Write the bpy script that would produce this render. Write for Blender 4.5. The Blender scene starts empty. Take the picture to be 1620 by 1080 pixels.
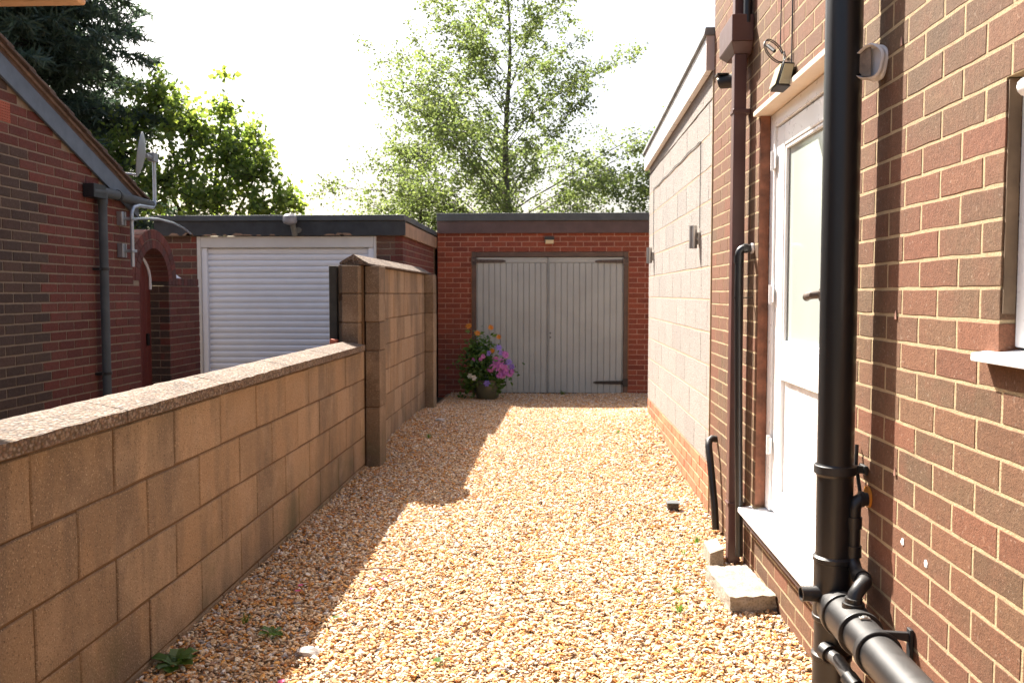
import bpy, bmesh, math, random
import numpy as np
from mathutils import Vector, Matrix, noise
random.seed(7)
rng = np.random.default_rng(7)
S = bpy.context.scene
C = S.collection

# ------------------------------------------------------------------ camera, world, sun, exposure
CAM = Vector((0, 0, 1.38))
cam_d = bpy.data.cameras.new('camera')
cam = bpy.data.objects.new('camera', cam_d); C.objects.link(cam)
cam.location = CAM
cam.rotation_euler = (math.radians(90 - 3.126), 0, math.radians(2.636))
cam_d.sensor_width = 36; cam_d.lens = 1390 / 1620 * 36
cam_d.clip_start = 0.05; cam_d.clip_end = 4000
cam_d.dof.use_dof = True; cam_d.dof.focus_distance = 3.4; cam_d.dof.aperture_fstop = 8
S.camera = cam
SUN = Vector((-0.505, 0.70, 1.0)).normalized()
SUN_EL = math.asin(SUN.z); SUN_AZ = math.atan2(SUN.x, SUN.y)
W = bpy.data.worlds.new('World'); S.world = W; W.use_nodes = True
wn = W.node_tree.nodes; wl = W.node_tree.links
sky = wn.new('ShaderNodeTexSky'); sky.sky_type = 'NISHITA'; sky.sun_disc = False
sky.sun_elevation = SUN_EL; sky.sun_rotation = SUN_AZ
sky.air_density = 1.0; sky.dust_density = 6.0; sky.ozone_density = 1.0; sky.altitude = 80
bgn = wn['Background']; bgn.inputs['Strength'].default_value = 0.063
wl.new(sky.outputs[0], bgn.inputs['Color'])
sun_d = bpy.data.lights.new('sun', 'SUN'); sun_d.energy = 5.0; sun_d.angle = math.radians(0.6); sun_d.color = (1.0, 0.93, 0.83)
sun = bpy.data.objects.new('sun', sun_d); C.objects.link(sun)
sun.rotation_euler = (-SUN).to_track_quat('-Z', 'Y').to_euler(); sun.location = (-20, 26, 40)
S.view_settings.view_transform = 'Standard'; S.view_settings.look = 'None'
S.view_settings.exposure = 2.13; S.view_settings.gamma = 1; S.view_settings.use_curve_mapping = False
S.render.engine = 'CYCLES'
try:
    S.cycles.use_denoising = True; S.cycles.denoiser = 'OPENIMAGEDENOISE'
except Exception: pass
S.cycles.max_bounces = 8; S.cycles.transparent_max_bounces = 12
S.cycles.sample_clamp_indirect = 8

# ------------------------------------------------------------------ materials
class NT:
    def __init__(s, name):
        s.m = bpy.data.materials.new(name); s.m.use_nodes = True
        s.t = s.m.node_tree; s.n = s.t.nodes; s.l = s.t.links
        s.b = s.n['Principled BSDF']
    def nd(s, ty, ins=None, **kw):
        n = s.n.new(ty)
        for k, v in kw.items(): setattr(n, k, v)
        for k, v in (ins or {}).items(): s.put(n, k, v)
        return n
    def put(s, n, k, v):
        i = n.inputs[k]
        if isinstance(v, bpy.types.NodeSocket): s.l.new(v, i)
        elif isinstance(v, bpy.types.Node): s.l.new(v.outputs[0], i)
        else: i.default_value = v
    def math(s, op, a, b=None, c=None):
        n = s.nd('ShaderNodeMath', operation=op); s.put(n, 0, a)
        if b is not None: s.put(n, 1, b)
        if c is not None: s.put(n, 2, c)
        return n.outputs[0]
    def mix(s, f, a, b, mode='MIX'):
        n = s.nd('ShaderNodeMix', data_type='RGBA', blend_type=mode)
        s.put(n, 0, f); s.put(n, 6, a); s.put(n, 7, b)
        return n.outputs[2]
    def ramp(s, f, stops, interp='LINEAR'):
        n = s.nd('ShaderNodeValToRGB'); cr = n.color_ramp; cr.interpolation = interp
        while len(cr.elements) < len(stops): cr.elements.new(0.5)
        for e, (p, c) in zip(cr.elements, stops):
            e.position = p; e.color = (*c, 1) if len(c) == 3 else c
        s.put(n, 0, f); return n.outputs[0]
    def pos(s, scale=(1, 1, 1)):
        g = s.nd('ShaderNodeNewGeometry')
        mp = s.nd('ShaderNodeMapping'); mp.inputs['Scale'].default_value = scale
        s.l.new(g.outputs['Position'], mp.inputs['Vector']); return mp.outputs[0]
    def noise(s, scale, detail=3, rough=0.55, vec=None):
        n = s.nd('ShaderNodeTexNoise', {'Scale': scale, 'Detail': detail, 'Roughness': rough})
        s.put(n, 'Vector', vec if vec is not None else s.pos()); return n.outputs[0]
    def vor(s, scale, out=1, vec=None):
        n = s.nd('ShaderNodeTexVoronoi', {'Scale': scale}); s.put(n, 'Vector', vec if vec is not None else s.pos())
        return n.outputs[out]
    def rnd(s):
        o = s.nd('ShaderNodeObjectInfo'); a = s.nd('ShaderNodeAttribute', attribute_name='rnd')
        return s.math('FRACT', s.math('ADD', o.outputs['Random'], a.outputs['Fac']))
    def bump(s, h, strength=0.3, dist=0.01):
        n = s.nd('ShaderNodeBump', {'Height': h, 'Strength': strength, 'Distance': dist}); s.put(s.b, 'Normal', n.outputs[0])
    def set(s, **kw):
        for k, v in kw.items(): s.put(s.b, k.replace('_', ' '), v)
        return s

def c4(c): return (*c, 1)

def simple(name, col, rough=0.5, metal=0.0, var=0.12, nscale=6, bump=0.0, bscale=60, spec=0.5):
    t = NT(name)
    n = t.noise(nscale, 5, 0.6)
    lo = tuple(x * (1 - var) for x in col); hi = tuple(min(1, x * (1 + var)) for x in col)
    t.set(Base_Color=t.ramp(n, [(0.3, lo), (0.7, hi)]), Metallic=metal)
    t.put(t.b, 'Roughness', t.math('MULTIPLY_ADD', t.noise(nscale * 3, 3), 0.25, rough - 0.12))
    t.b.inputs['Specular IOR Level'].default_value = spec
    if bump: t.bump(t.noise(bscale, 4), bump, 0.004)
    return t.m

def brick_mat(name, cols, flash, blot=0.5, rough=0.85, drift=None):
    t = NT(name); r = t.rnd()
    st = [((i + 0.0) / len(cols), c) for i, c in enumerate(cols)]
    base = t.ramp(r, st, 'CONSTANT')
    r2 = t.math('FRACT', t.math('MULTIPLY', r, 37.7))
    base = t.mix(1.0, base, t.ramp(r2, [(0, (0.84, 0.84, 0.84)), (1, (1.16, 1.14, 1.12))]), 'MULTIPLY')
    if drift:
        base = t.mix(t.math('MULTIPLY', t.ramp(t.noise(1.3, 2, .5), [(.45, (0, 0, 0)), (.65, (1, 1, 1))]), .6), base, c4(drift))
    n1 = t.noise(9, 4, 0.6)
    base = t.mix(t.math('MULTIPLY', t.ramp(n1, [(0.48, (0, 0, 0)), (0.72, (1, 1, 1))]), blot), base, c4(flash))
    n2 = t.noise(260, 2, 0.6)
    base = t.mix(1.0, base, t.ramp(n2, [(0.25, (0.72, 0.72, 0.72)), (0.75, (1.25, 1.25, 1.25))]), 'MULTIPLY')
    n3 = t.noise(45, 4, 0.65)
    base = t.mix(1.0, base, t.ramp(n3, [(0.3, (0.82, 0.8, 0.8)), (0.7, (1.15, 1.15, 1.15))]), 'MULTIPLY')
    sp = t.ramp(t.noise(120, 0), [(0.76, (0, 0, 0)), (0.79, (1, 1, 1))])
    base = t.mix(t.math('MULTIPLY', sp, 0.22), base, (0.4, 0.32, 0.25, 1))
    t.set(Base_Color=base, Roughness=rough)
    t.b.inputs['Specular IOR Level'].default_value = 0.25
    t.bump(t.math('ADD', t.noise(180, 4, 0.7), t.math('MULTIPLY', n3, 0.8)), 0.45, 0.004)
    return t.m

def mortar_mat(name, col):
    t = NT(name)
    t.set(Base_Color=t.ramp(t.noise(30, 5, 0.7), [(0.25, tuple(x * 0.7 for x in col)), (0.7, col)]), Roughness=0.95)
    t.b.inputs['Specular IOR Level'].default_value = 0.15
    t.bump(t.noise(150, 4, 0.7), 0.6, 0.005); return t.m

M = {}
M['house_brick'] = brick_mat('house brick', [(.114, .066, .037), (.122, .066, .037), (.106, .064, .037), (.128, .065, .036), (.114, .069, .040), (.124, .063, .035), (.108, .063, .037), (.145, .063, .036)], (.148, .062, .036), 0.5, drift=(.155, .061, .035))
M['house_mortar'] = mortar_mat('house mortar', (.40, .305, .185))
M['red_brick'] = brick_mat('red garage brick', [(.215, .058, .036), (.24, .066, .04), (.19, .052, .034), (.225, .062, .036)], (.26, .085, .05), 0.4)
M['red_mortar'] = mortar_mat('red wall mortar', (.45, .27, .20))
M['plinth_brick'] = brick_mat('orange plinth brick', [(.40, .145, .075), (.44, .165, .085), (.37, .13, .07)], (.46, .2, .12), 0.4)
M['neigh_dark'] = brick_mat('dark neighbour brick', [(.075, .052, .042), (.082, .055, .043), (.07, .049, .041), (.09, .056, .044)], (.095, .056, .044), 0.4)
M['neigh_red'] = brick_mat('red neighbour brick', [(.14, .044, .034), (.15, .047, .036), (.13, .043, .035), (.145, .052, .04)], (.115, .054, .043), 0.6)
M['neigh_mortar'] = mortar_mat('neighbour mortar', (.30, .235, .175))
M['mixed_brick'] = brick_mat('mixed garage brick', [(.13, .075, .058), (.2, .06, .045), (.15, .085, .062), (.17, .055, .045), (.11, .075, .062)], (.2, .08, .06), 0.4)
M['arch_brick'] = brick_mat('arch brick', [(.14, .05, .042), (.17, .055, .042), (.11, .052, .046)], (.13, .06, .05), 0.4)

def block_mat(name='tan concrete block', tone=(1, 1, 1)):
    t = NT(name); r = t.rnd()
    base = t.ramp(r, [(0, (.255, .175, .112)), (0.3, (.285, .2, .132)), (0.6, (.222, .157, .105)), (0.85, (.30, .218, .148))], 'CONSTANT')
    base = t.mix(1.0, base, c4(tone), 'MULTIPLY')
    st = t.noise(2.2, 5, 0.62, t.pos((1.6, 1.6, 0.35)))
    base = t.mix(t.math('MULTIPLY', t.ramp(st, [(0.46, (0, 0, 0)), (0.62, (1, 1, 1))]), 0.8), base, (.135, .104, .08, 1))
    gr = t.noise(4.0, 4, 0.6)
    base = t.mix(t.math('MULTIPLY', t.ramp(gr, [(0.52, (0, 0, 0)), (0.72, (1, 1, 1))]), 0.5), base, (.34, .255, .185, 1))
    sp = t.noise(170, 1, .6); base = t.mix(t.ramp(sp, [(0.60, (0, 0, 0)), (0.70, (.85, .85, .85))]), base, (.09, .065, .045, 1))
    sp2 = t.noise(150, 1, .6, t.pos((1, 1.1, .9))); base = t.mix(t.ramp(sp2, [(0.62, (0, 0, 0)), (0.70, (.6, .6, .6))]), base, (.42, .34, .25, 1))
    n2 = t.noise(300, 2, 0.7); base = t.mix(1.0, base, t.ramp(n2, [(0.25, (.7, .7, .7)), (0.75, (1.28, 1.28, 1.28))]), 'MULTIPLY')
    pz = t.nd('ShaderNodeSeparateXYZ'); t.put(pz, 0, t.pos())
    mo = t.math('MULTIPLY', t.ramp(pz.outputs[2], [(.0, (1, 1, 1)), (.42, (0, 0, 0))]), t.ramp(t.noise(3.2, 5, .65), [(.47, (0, 0, 0)), (.66, (.75, .75, .75))]))
    base = t.mix(mo, base, (.105, .10, .055, 1))
    t.set(Base_Color=base, Roughness=0.95); t.b.inputs['Specular IOR Level'].default_value = 0.15
    t.bump(t.math('ADD', t.noise(140, 4, 0.75), t.math('MULTIPLY', t.vor(120, 0), 0.7)), 0.6, 0.005); return t.m
M['block'] = block_mat()
M['pier_block'] = block_mat('shaded pier block', (.66, .68, .72))  # block tone darkened and greyed, mostly to put front-face shade into the colour
M['block_mortar'] = mortar_mat('brown block mortar', (.13, .08, .047))

def coping_mat():
    t = NT('exposed aggregate coping')
    v = t.vor(95, 1, t.pos((1, 0.8, 1)))
    sep = t.nd('ShaderNodeSeparateColor'); t.put(sep, 0, v)
    base = t.ramp(sep.outputs[0], [(0, (.36, .27, .2)), (.2, (.3, .2, .15)), (.38, (.42, .33, .27)), (.55, (.2, .15, .13)), (.7, (.45, .38, .33)), (.86, (.34, .22, .13)), (.94, (.5, .45, .4))], 'CONSTANT')
    d = t.vor(95, 0, t.pos((1, 0.8, 1)))
    base = t.mix(t.ramp(d, [(0.40, (0, 0, 0)), (0.7, (.85, .85, .85))]), base, (.14, .10, .065, 1))
    base = t.mix(1.0, base, t.ramp(t.noise(5, 5, .65), [(.3, (.30, .285, .27)), (.7, (.56, .54, .52))]), 'MULTIPLY')
    t.set(Base_Color=base, Roughness=0.85); t.b.inputs['Specular IOR Level'].default_value = 0.3
    t.bump(t.math('SUBTRACT', 1.0, d), 0.8, 0.008); return t.m
M['coping'] = coping_mat()

def ext_mat():
    t = NT('pebbled extension block'); r = t.rnd()
    base = t.ramp(r, [(0, (.272, .25, .232)), (.5, (.295, .27, .25)), (1, (.255, .237, .222))])
    v = t.vor(140, 1); sep = t.nd('ShaderNodeSeparateColor'); t.put(sep, 0, v)
    base = t.mix(1.0, base, t.ramp(sep.outputs[0], [(0, (.68, .68, .7)), (.5, (1, 1, 1)), (1, (1.2, 1.18, 1.15))]), 'MULTIPLY')
    st = t.noise(2.0, 4, 0.6, t.pos((1.5, 4, .25)))
    base = t.mix(t.math('MULTIPLY', t.ramp(st, [(.5, (0, 0, 0)), (.75, (1, 1, 1))]), 0.35), base, (.33, .26, .22, 1))
    t.set(Base_Color=base, Roughness=.95); t.b.inputs['Specular IOR Level'].default_value = 0.15
    t.bump(t.vor(140, 0), .7, .005); return t.m
M['ext_block'] = ext_mat()
M['ext_mortar'] = mortar_mat('peach extension mortar', (.42, .31, .22))

def gravel_mat():
    t = NT('golden gravel'); o = t.nd('ShaderNodeObjectInfo'); r = o.outputs['Random']
    base = t.ramp(r, [(0, (.52, .32, .155)), (.13, (.60, .44, .265)), (.27, (.46, .20, .055)), (.36, (.61, .505, .37)), (.49, (.44, .29, .175)), (.59, (.56, .28, .075)), (.68, (.68, .62, .55)), (.75, (.26, .15, .09)), (.81, (.33, .305, .295)), (.86, (.58, .415, .27)), (.95, (.49, .23, .09))], 'CONSTANT')
    base = t.mix(1.0, base, t.ramp(t.noise(90, 3), [(.3, (.75, .72, .7)), (.7, (1.2, 1.2, 1.2))]), 'MULTIPLY')
    t.set(Base_Color=base, Roughness=.75); t.b.inputs['Specular IOR Level'].default_value = 0.3
    return t.m
M['gravel'] = gravel_mat()
M['bed'] = mortar_mat('gravel bed', (.30, .2, .12))
M['tarmac'] = mortar_mat('tarmac', (.07, .068, .065))
M['soil'] = mortar_mat('bare soil', (.09, .07, .045))
M['upvc'] = simple('white plastic', (.80, .80, .80), .3, var=.03)
M['cream'] = simple('cream painted trim', (.72, .60, .47), .5, var=.08)
M['white_metal'] = simple('white roller slat', (.83, .845, .88), .4, var=.03)
M['cream_frame'] = simple('cream white frame', (.66, .63, .58), .45, var=.05)
M['black'] = simple('black pipe plastic', (.018, .018, .019), .38, var=.3, nscale=3)
def dusty(name, col, rough, dust):
    t = NT(name); g = t.nd('ShaderNodeNewGeometry'); sp_ = t.nd('ShaderNodeSeparateXYZ'); t.put(sp_, 0, g.outputs['Normal'])
    up = t.ramp(sp_.outputs[2], [(.35, (0, 0, 0)), (.95, (1, 1, 1))])
    sc = t.ramp(t.noise(34, 5, .7, t.pos((1, 1, .35))), [(.58, (0, 0, 0)), (.8, (.5, .5, .5))])
    f = t.math('ADD', t.math('MULTIPLY', up, t.math('MULTIPLY_ADD', t.noise(22, 5, .7), .7, .1)), t.math('MULTIPLY', sc, .35))
    t.set(Base_Color=t.mix(f, c4(col), c4(dust))); t.put(t.b, 'Roughness', t.math('MULTIPLY_ADD', f, .35, rough))
    t.bump(t.noise(7, 2), .06, .01); return t.m
M['black'] = dusty('black pipe plastic', (.012, .012, .013), .34, (.06, .058, .056))
M['black_matt'] = simple('dull black plastic', (.014, .014, .015), .5, var=.2)
M['brown'] = simple('brown plastic', (.085, .040, .036), .38, var=.12)
M['steel'] = simple('stainless steel', (.55, .53, .50), .3, metal=.9, var=.08)
M['galv'] = simple('galvanised metal', (.42, .45, .48), .4, metal=.7, var=.15)
M['dish'] = simple('grey dish enamel', (.22, .24, .26), .45, var=.1)
M['felt'] = simple('grey roofing felt', (.075, .085, .09), .85, var=.2, bump=.3, bscale=120)
M['felt_pale'] = simple('pale lead edging', (.17, .185, .195), .6, var=.45, nscale=9)
M['fascia_brown'] = simple('weathered brown fascia', (.085, .055, .052), .7, var=.2, bump=.2, bscale=30)
M['board_grey'] = simple('slate grey board', (.10, .125, .16), .6, var=.18)
M['tile'] = simple('brown roof tile', (.095, .06, .045), .85, var=.3, bump=.4, bscale=40)
M['timber'] = simple('bare timber', (.30, .19, .12), .75, var=.25, bump=.2, bscale=25)
M['frame_brown'] = simple('brown painted frame', (.09, .055, .04), .6, var=.25)
M['rust'] = simple('rusty edge strip', (.24, .10, .04), .8, var=.4, nscale=14)
M['paint_grey'] = simple('grey green door paint', (.325, .35, .34), .6, var=.09, nscale=2.5)
M['dark'] = simple('dark gap', (.02, .018, .016), .9)
M['iron'] = simple('black iron', (.025, .024, .024), .5, metal=.4, var=.3)
M['oldmetal'] = simple('weathered hinge metal', (.075, .055, .045), .6, metal=.2, var=.8, nscale=30)
M['red_paint'] = simple('red gate paint', (.13, .028, .022), .55, var=.15)
M['white'] = simple('bluish white', (.75, .77, .85), .4, var=.04)
M['pot'] = simple('olive glazed pot', (.10, .10, .065), .4, var=.15)
M['concrete'] = None
M['terracotta'] = simple('terracotta vent', (.42, .12, .07), .8, var=.12)
M['weep'] = simple('faded pink weep vent', (.30, .16, .12), .7)
M['seal'] = simple('pale sealant', (.62, .6, .6), .5, var=.08)
M['plug'] = simple('white wall filler', (.78, .76, .78), .6, var=.05)
M['orange'] = simple('orange sleeve', (.55, .2, .02), .5)
M['lampglass'] = simple('solar lamp lens', (.38, .36, .24), .25, var=.15)
M['bark'] = simple('grey brown bark', (.10, .085, .07), .9, var=.35, nscale=5, bump=.5, bscale=12)
M['bark_dark'] = simple('dark bark', (.035, .03, .026), .9, var=.3, nscale=5)

def concrete_mat():
    t = NT('coarse concrete')
    base = t.ramp(t.vor(110, 0), [(0, (.13, .105, .08)), (.25, (.27, .235, .19)), (.7, (.36, .325, .275))])
    base = t.mix(1.0, base, t.ramp(t.noise(14, 5, .65), [(.3, (.7, .66, .58)), (.7, (1.1, 1.1, 1.1))]), 'MULTIPLY')
    t.set(Base_Color=base, Roughness=.95); t.bump(t.noise(110, 5, .8), .9, .008); return t.m
M['concrete'] = concrete_mat()

def glass_mat():
    t = NT('frosted door glass')
    t.set(Base_Color=t.ramp(t.noise(2, 2), [(.3, (.33, .375, .35)), (.7, (.37, .41, .385))]), Roughness=.1)
    t.b.inputs['Specular IOR Level'].default_value = .6
    return t.m
M['glass'] = glass_mat()

def leaf_mat(name, cols, trans=0.5, tcol=None):
    t = NT(name); a = t.nd('ShaderNodeAttribute', attribute_name='rnd')
    col = t.ramp(a.outputs['Fac'], [(i / max(1, len(cols) - 1), c) for i, c in enumerate(cols)])
    t.set(Base_Color=col, Roughness=.45); t.b.inputs['Specular IOR Level'].default_value = .4
    tr = t.nd('ShaderNodeBsdfTranslucent')
    t.put(tr, 'Color', t.mix(1.0, col, c4(tcol or (2.0, 2.2, .8)), 'MULTIPLY'))
    mx = t.nd('ShaderNodeMixShader', {0: trans})
    t.l.new(t.b.outputs[0], mx.inputs[1]); t.l.new(tr.outputs[0], mx.inputs[2])
    t.l.new(mx.outputs[0], t.n['Material Output'].inputs['Surface']); return t.m
M['birch_leaf'] = leaf_mat('pale airy leaves', [(.09, .12, .05), (.12, .15, .06), (.16, .185, .085)], .55, (1.7, 1.8, 1.1))
M['maple_leaf'] = leaf_mat('bright broad leaves', [(.075, .115, .045), (.11, .15, .05), (.15, .18, .06)], .6, (2.5, 2.5, 1.1))
M['needle'] = leaf_mat('dark conifer needles', [(.05, .08, .062), (.072, .105, .078), (.10, .13, .09)], .38, (1.4, 1.5, 1.1))
M['weed'] = leaf_mat('weed leaves', [(.04, .09, .02), (.07, .14, .03), (.10, .16, .05)], .4)
M['dryleaf'] = leaf_mat('dry brown leaf', [(.16, .07, .035), (.22, .1, .05)], .3, (1.5, 1.2, .8))
M['orange_leaf'] = leaf_mat('orange leaf scrap', [(.42, .13, .02), (.5, .2, .04)], .3, (1.3, 1.1, .9))
M['petal_pink'] = leaf_mat('pink petals', [(.48, .13, .42), (.55, .2, .5), (.42, .12, .45)], .3, (1.2, 1.1, 1.2))
M['petal_blue'] = leaf_mat('violet petals', [(.22, .16, .5), (.28, .2, .6)], .3, (1.2, 1.1, 1.2))
M['petal_orange'] = leaf_mat('orange petals', [(.5, .17, .01), (.6, .25, .02)], .3, (1.2, 1.1, 1))
M['petal_white'] = leaf_mat('white petals', [(.6, .6, .55), (.7, .7, .65)], .3, (1.2, 1.2, 1.2))
M['petal_red'] = leaf_mat('fallen magenta petals', [(.5, .03, .14), (.55, .05, .2)], .3, (1.2, 1, 1))

# ------------------------------------------------------------------ geometry helpers
WORLD = {}
class MB:
    def __init__(s): s.v = []; s.f = []; s.r = []
    def add(s, vs, fs, r=None):
        o = len(s.v); s.v += [tuple(p) for p in vs]
        s.f += [tuple(i + o for i in f) for f in fs]
        if r is not None: s.r += [r] * len(fs)
        return s
    def box(s, x0, x1, y0, y1, z0, z1):
        return s.add([(x0, y0, z0), (x1, y0, z0), (x1, y1, z0), (x0, y1, z0), (x0, y0, z1), (x1, y0, z1), (x1, y1, z1), (x0, y1, z1)],
                     [(0, 3, 2, 1), (4, 5, 6, 7), (0, 1, 5, 4), (1, 2, 6, 5), (2, 3, 7, 6), (3, 0, 4, 7)])
    def hexa(s, p): return s.add(p, [(0, 3, 2, 1), (4, 5, 6, 7), (0, 1, 5, 4), (1, 2, 6, 5), (2, 3, 7, 6), (3, 0, 4, 7)])
    def prism(s, poly, a0, a1, axis='x'):
        n = len(poly)
        def mk(a, p): return (a, p[0], p[1]) if axis == 'x' else ((p[0], a, p[1]) if axis == 'y' else (p[0], p[1], a))
        vs = [mk(a0, p) for p in poly] + [mk(a1, p) for p in poly]
        return s.add(vs, [tuple(range(n))[::-1], tuple(range(n, 2 * n))] + [(i, (i + 1) % n, (i + 1) % n + n, i + n) for i in range(n)])
    def tube(s, pts, r, n=10, caps=True, r_list=None, r_attr=None):
        pts = [Vector(p) for p in pts]; vs = []; fs = []
        up = None
        for i, p in enumerate(pts):
            d = (pts[min(i + 1, len(pts) - 1)] - pts[max(i - 1, 0)]).normalized()
            if up is None:
                up = Vector((0, 0, 1)) if abs(d.z) < .9 else Vector((1, 0, 0))
            a = d.cross(up).normalized(); b = a.cross(d).normalized(); up = b
            rr = r_list[i] if r_list else r
            for k in range(n):
                t = 2 * math.pi * k / n; vs.append(p + (a * math.cos(t) + b * math.sin(t)) * rr)
        for i in range(len(pts) - 1):
            for k in range(n):
                k2 = (k + 1) % n; fs.append((i * n + k, i * n + k2, (i + 1) * n + k2, (i + 1) * n + k))
        if caps:
            fs.append(tuple(range(n))[::-1]); m = (len(pts) - 1) * n; fs.append(tuple(range(m, m + n)))
        return s.add(vs, fs, r_attr)
    def pipe(s, p0, p1, ro, ri, n=24):
        """open-ended pipe with a wall thickness"""
        p0 = Vector(p0); p1 = Vector(p1); d = (p1 - p0).normalized()
        up = Vector((0, 0, 1)) if abs(d.z) < .9 else Vector((1, 0, 0)); a = d.cross(up).normalized(); b = a.cross(d)
        vs = []
        for p, r in ((p0, ro), (p1, ro), (p1, ri), (p0, ri)):
            for k in range(n):
                t = 2 * math.pi * k / n; vs.append(p + (a * math.cos(t) + b * math.sin(t)) * r)
        fs = []
        for q in range(4):
            q2 = (q + 1) % 4
            for k in range(n):
                k2 = (k + 1) % n; fs.append((q * n + k, q * n + k2, q2 * n + k2, q2 * n + k))
        return s.add(vs, fs)
    def lathe(s, prof, c, n=24, sx=1, sy=1):
        vs = []; fs = []
        for (r, z) in prof:
            for k in range(n):
                t = 2 * math.pi * k / n; vs.append((c[0] + r * math.cos(t) * sx, c[1] + r * math.sin(t) * sy, c[2] + z))
        for i in range(len(prof) - 1):
            for k in range(n):
                k2 = (k + 1) % n; fs.append((i * n + k, i * n + k2, (i + 1) * n + k2, (i + 1) * n + k))
        fs.append(tuple(range(n))[::-1]); m = (len(prof) - 1) * n; fs.append(tuple(range(m, m + n)))
        return s.add(vs, fs)

def attach(o, parent):
    o.parent = parent
    o.matrix_parent_inverse = WORLD[parent.name].inverted()

def props(o, label=None, cat=None, group=None, kind=None):
    if label: o['label'] = label
    if cat: o['category'] = cat
    if group: o['group'] = group
    if kind: o['kind'] = kind
    return o

def empty(name, loc, label, cat, group=None, kind=None):
    o = bpy.data.objects.new(name, None); C.objects.link(o); o.location = loc; o.empty_display_size = .1
    WORLD[o.name] = Matrix.Translation(Vector(loc)); return props(o, label, cat, group, kind)

def link(name, me, parent=None, mw=None):
    o = bpy.data.objects.new(name, me); C.objects.link(o)
    mw = mw or Matrix.Identity(4); o.matrix_basis = mw; WORLD[o.name] = mw.copy()
    if parent is not None: attach(o, parent)
    return o

def build(name, mb, m, parent=None, bevel=0, seg=2, smooth=True, base=False, label=None, cat=None, group=None, kind=None, angle=35):
    me = bpy.data.meshes.new(name)
    co = np.array(mb.v, dtype=float)
    c = co.mean(axis=0)
    if base: c[2] = co[:, 2].min()
    co = co - c
    me.from_pydata(co.tolist(), [], mb.f)
    if bevel:
        bm = bmesh.new(); bm.from_mesh(me)
        bmesh.ops.recalc_face_normals(bm, faces=bm.faces)
        ed = [e for e in bm.edges if len(e.link_faces) == 2 and e.calc_face_angle(0) > math.radians(30)]
        bmesh.ops.bevel(bm, geom=ed, offset=bevel, segments=seg, affect='EDGES', profile=.5, clamp_overlap=True)
        bm.to_mesh(me); bm.free()
    elif not mb.r:
        bm = bmesh.new(); bm.from_mesh(me); bmesh.ops.recalc_face_normals(bm, faces=bm.faces); bm.to_mesh(me); bm.free()
    if mb.r and len(mb.r) == len(me.polygons):
        at = me.attributes.new('rnd', 'FLOAT', 'FACE'); at.data.foreach_set('value', np.array(mb.r, dtype=np.float32))
    if smooth:
        me.polygons.foreach_set('use_smooth', np.ones(len(me.polygons), dtype=bool))
        me.set_sharp_from_angle(angle=math.radians(angle))
    me.materials.append(M[m] if isinstance(m, str) else m); me.update()
    o = link(name, me, parent, Matrix.Translation(Vector(c)))
    if bevel:
        wnm = o.modifiers.new('even shading', 'WEIGHTED_NORMAL'); wnm.keep_sharp = True; wnm.weight = 80
    return props(o, label, cat, group, kind)

# ---- masonry
def courses(u0, u1, v0, v1, L, Hc, j=.010, uph=0.0, vph=0.0, holes=(), half=.5, ju=None):
    ju = j if ju is None else ju
    out = []
    k0 = math.floor((v0 - vph) / Hc); k1 = math.ceil((v1 - vph) / Hc)
    for k in range(k0, k1):
        a = vph + k * Hc + j / 2; b = vph + (k + 1) * Hc - j / 2
        a = max(a, v0); b = min(b, v1)
        if b - a < .012: continue
        off = uph + (k % 2) * half * L
        spans = [(u0, u1)]
        for (h0, h1, g0, g1) in holes:
            if b > g0 + .004 and a < g1 - .004:
                ns = []
                for (s0, s1) in spans:
                    if h1 <= s0 or h0 >= s1: ns.append((s0, s1)); continue
                    if h0 > s0: ns.append((s0, h0))
                    if h1 < s1: ns.append((h1, s1))
                spans = ns
        for (s0, s1) in spans:
            i0 = math.floor((s0 - off) / L); i1 = math.ceil((s1 - off) / L)
            row = []
            for i in range(i0, i1):
                p = off + i * L + ju / 2; q = off + (i + 1) * L - ju / 2
                p = max(p, s0); q = min(q, s1)
                if q - p < .002: continue
                row.append([p, q])
            mn = L * .2
            if len(row) > 1 and row[0][1] - row[0][0] < mn: row[1][0] = row[0][0]; row.pop(0)
            if len(row) > 1 and row[-1][1] - row[-1][0] < mn: row[-2][1] = row[-1][1]; row.pop()
            if row: row[0][0] = s0; row[-1][1] = s1
            out += [(p, q, a, b, k) for p, q in row if q - p > .02]
    return out

BR = {}
def brick_mesh(L, H, D, ch, m, var):
    key = (round(L, 3), round(H, 3), round(D, 3), ch, m, var)
    if key in BR: return BR[key]
    rr = random.Random(hash(key) & 0xffff)
    jt = lambda s=.0012: rr.uniform(-s, s)
    per = [(-1, -1), (-.34, -1), (.34, -1), (1, -1), (1, 0), (1, 1), (.34, 1), (-.34, 1), (-1, 1), (-1, 0)]
    J = .0013 if L < .3 else .0028; vs = []
    off = [(rr.uniform(-J, J), rr.uniform(-J, J)) for _ in per]
    for (n, ins) in ((-D, 0), (-ch, 0), (0, ch)):
        for (su, sv), (ju, jv) in zip(per, off):
            k = 0 if n == -D else 1
            vs.append((su * (L / 2 - ins) + ju * k, n, sv * (H / 2 - ins) + jv * k))
    N = len(per); fs = []
    for r in (0, N):
        for k in range(N):
            k2 = (k + 1) % N; fs.append((r + k, r + k2, r + N + k2, r + N + k))
    fs.append(tuple(range(2 * N, 3 * N)))
    me = bpy.data.meshes.new('brick'); me.from_pydata(vs, [], fs); me.materials.append(M[m]); me.update()
    BR[key] = me; return me

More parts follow.
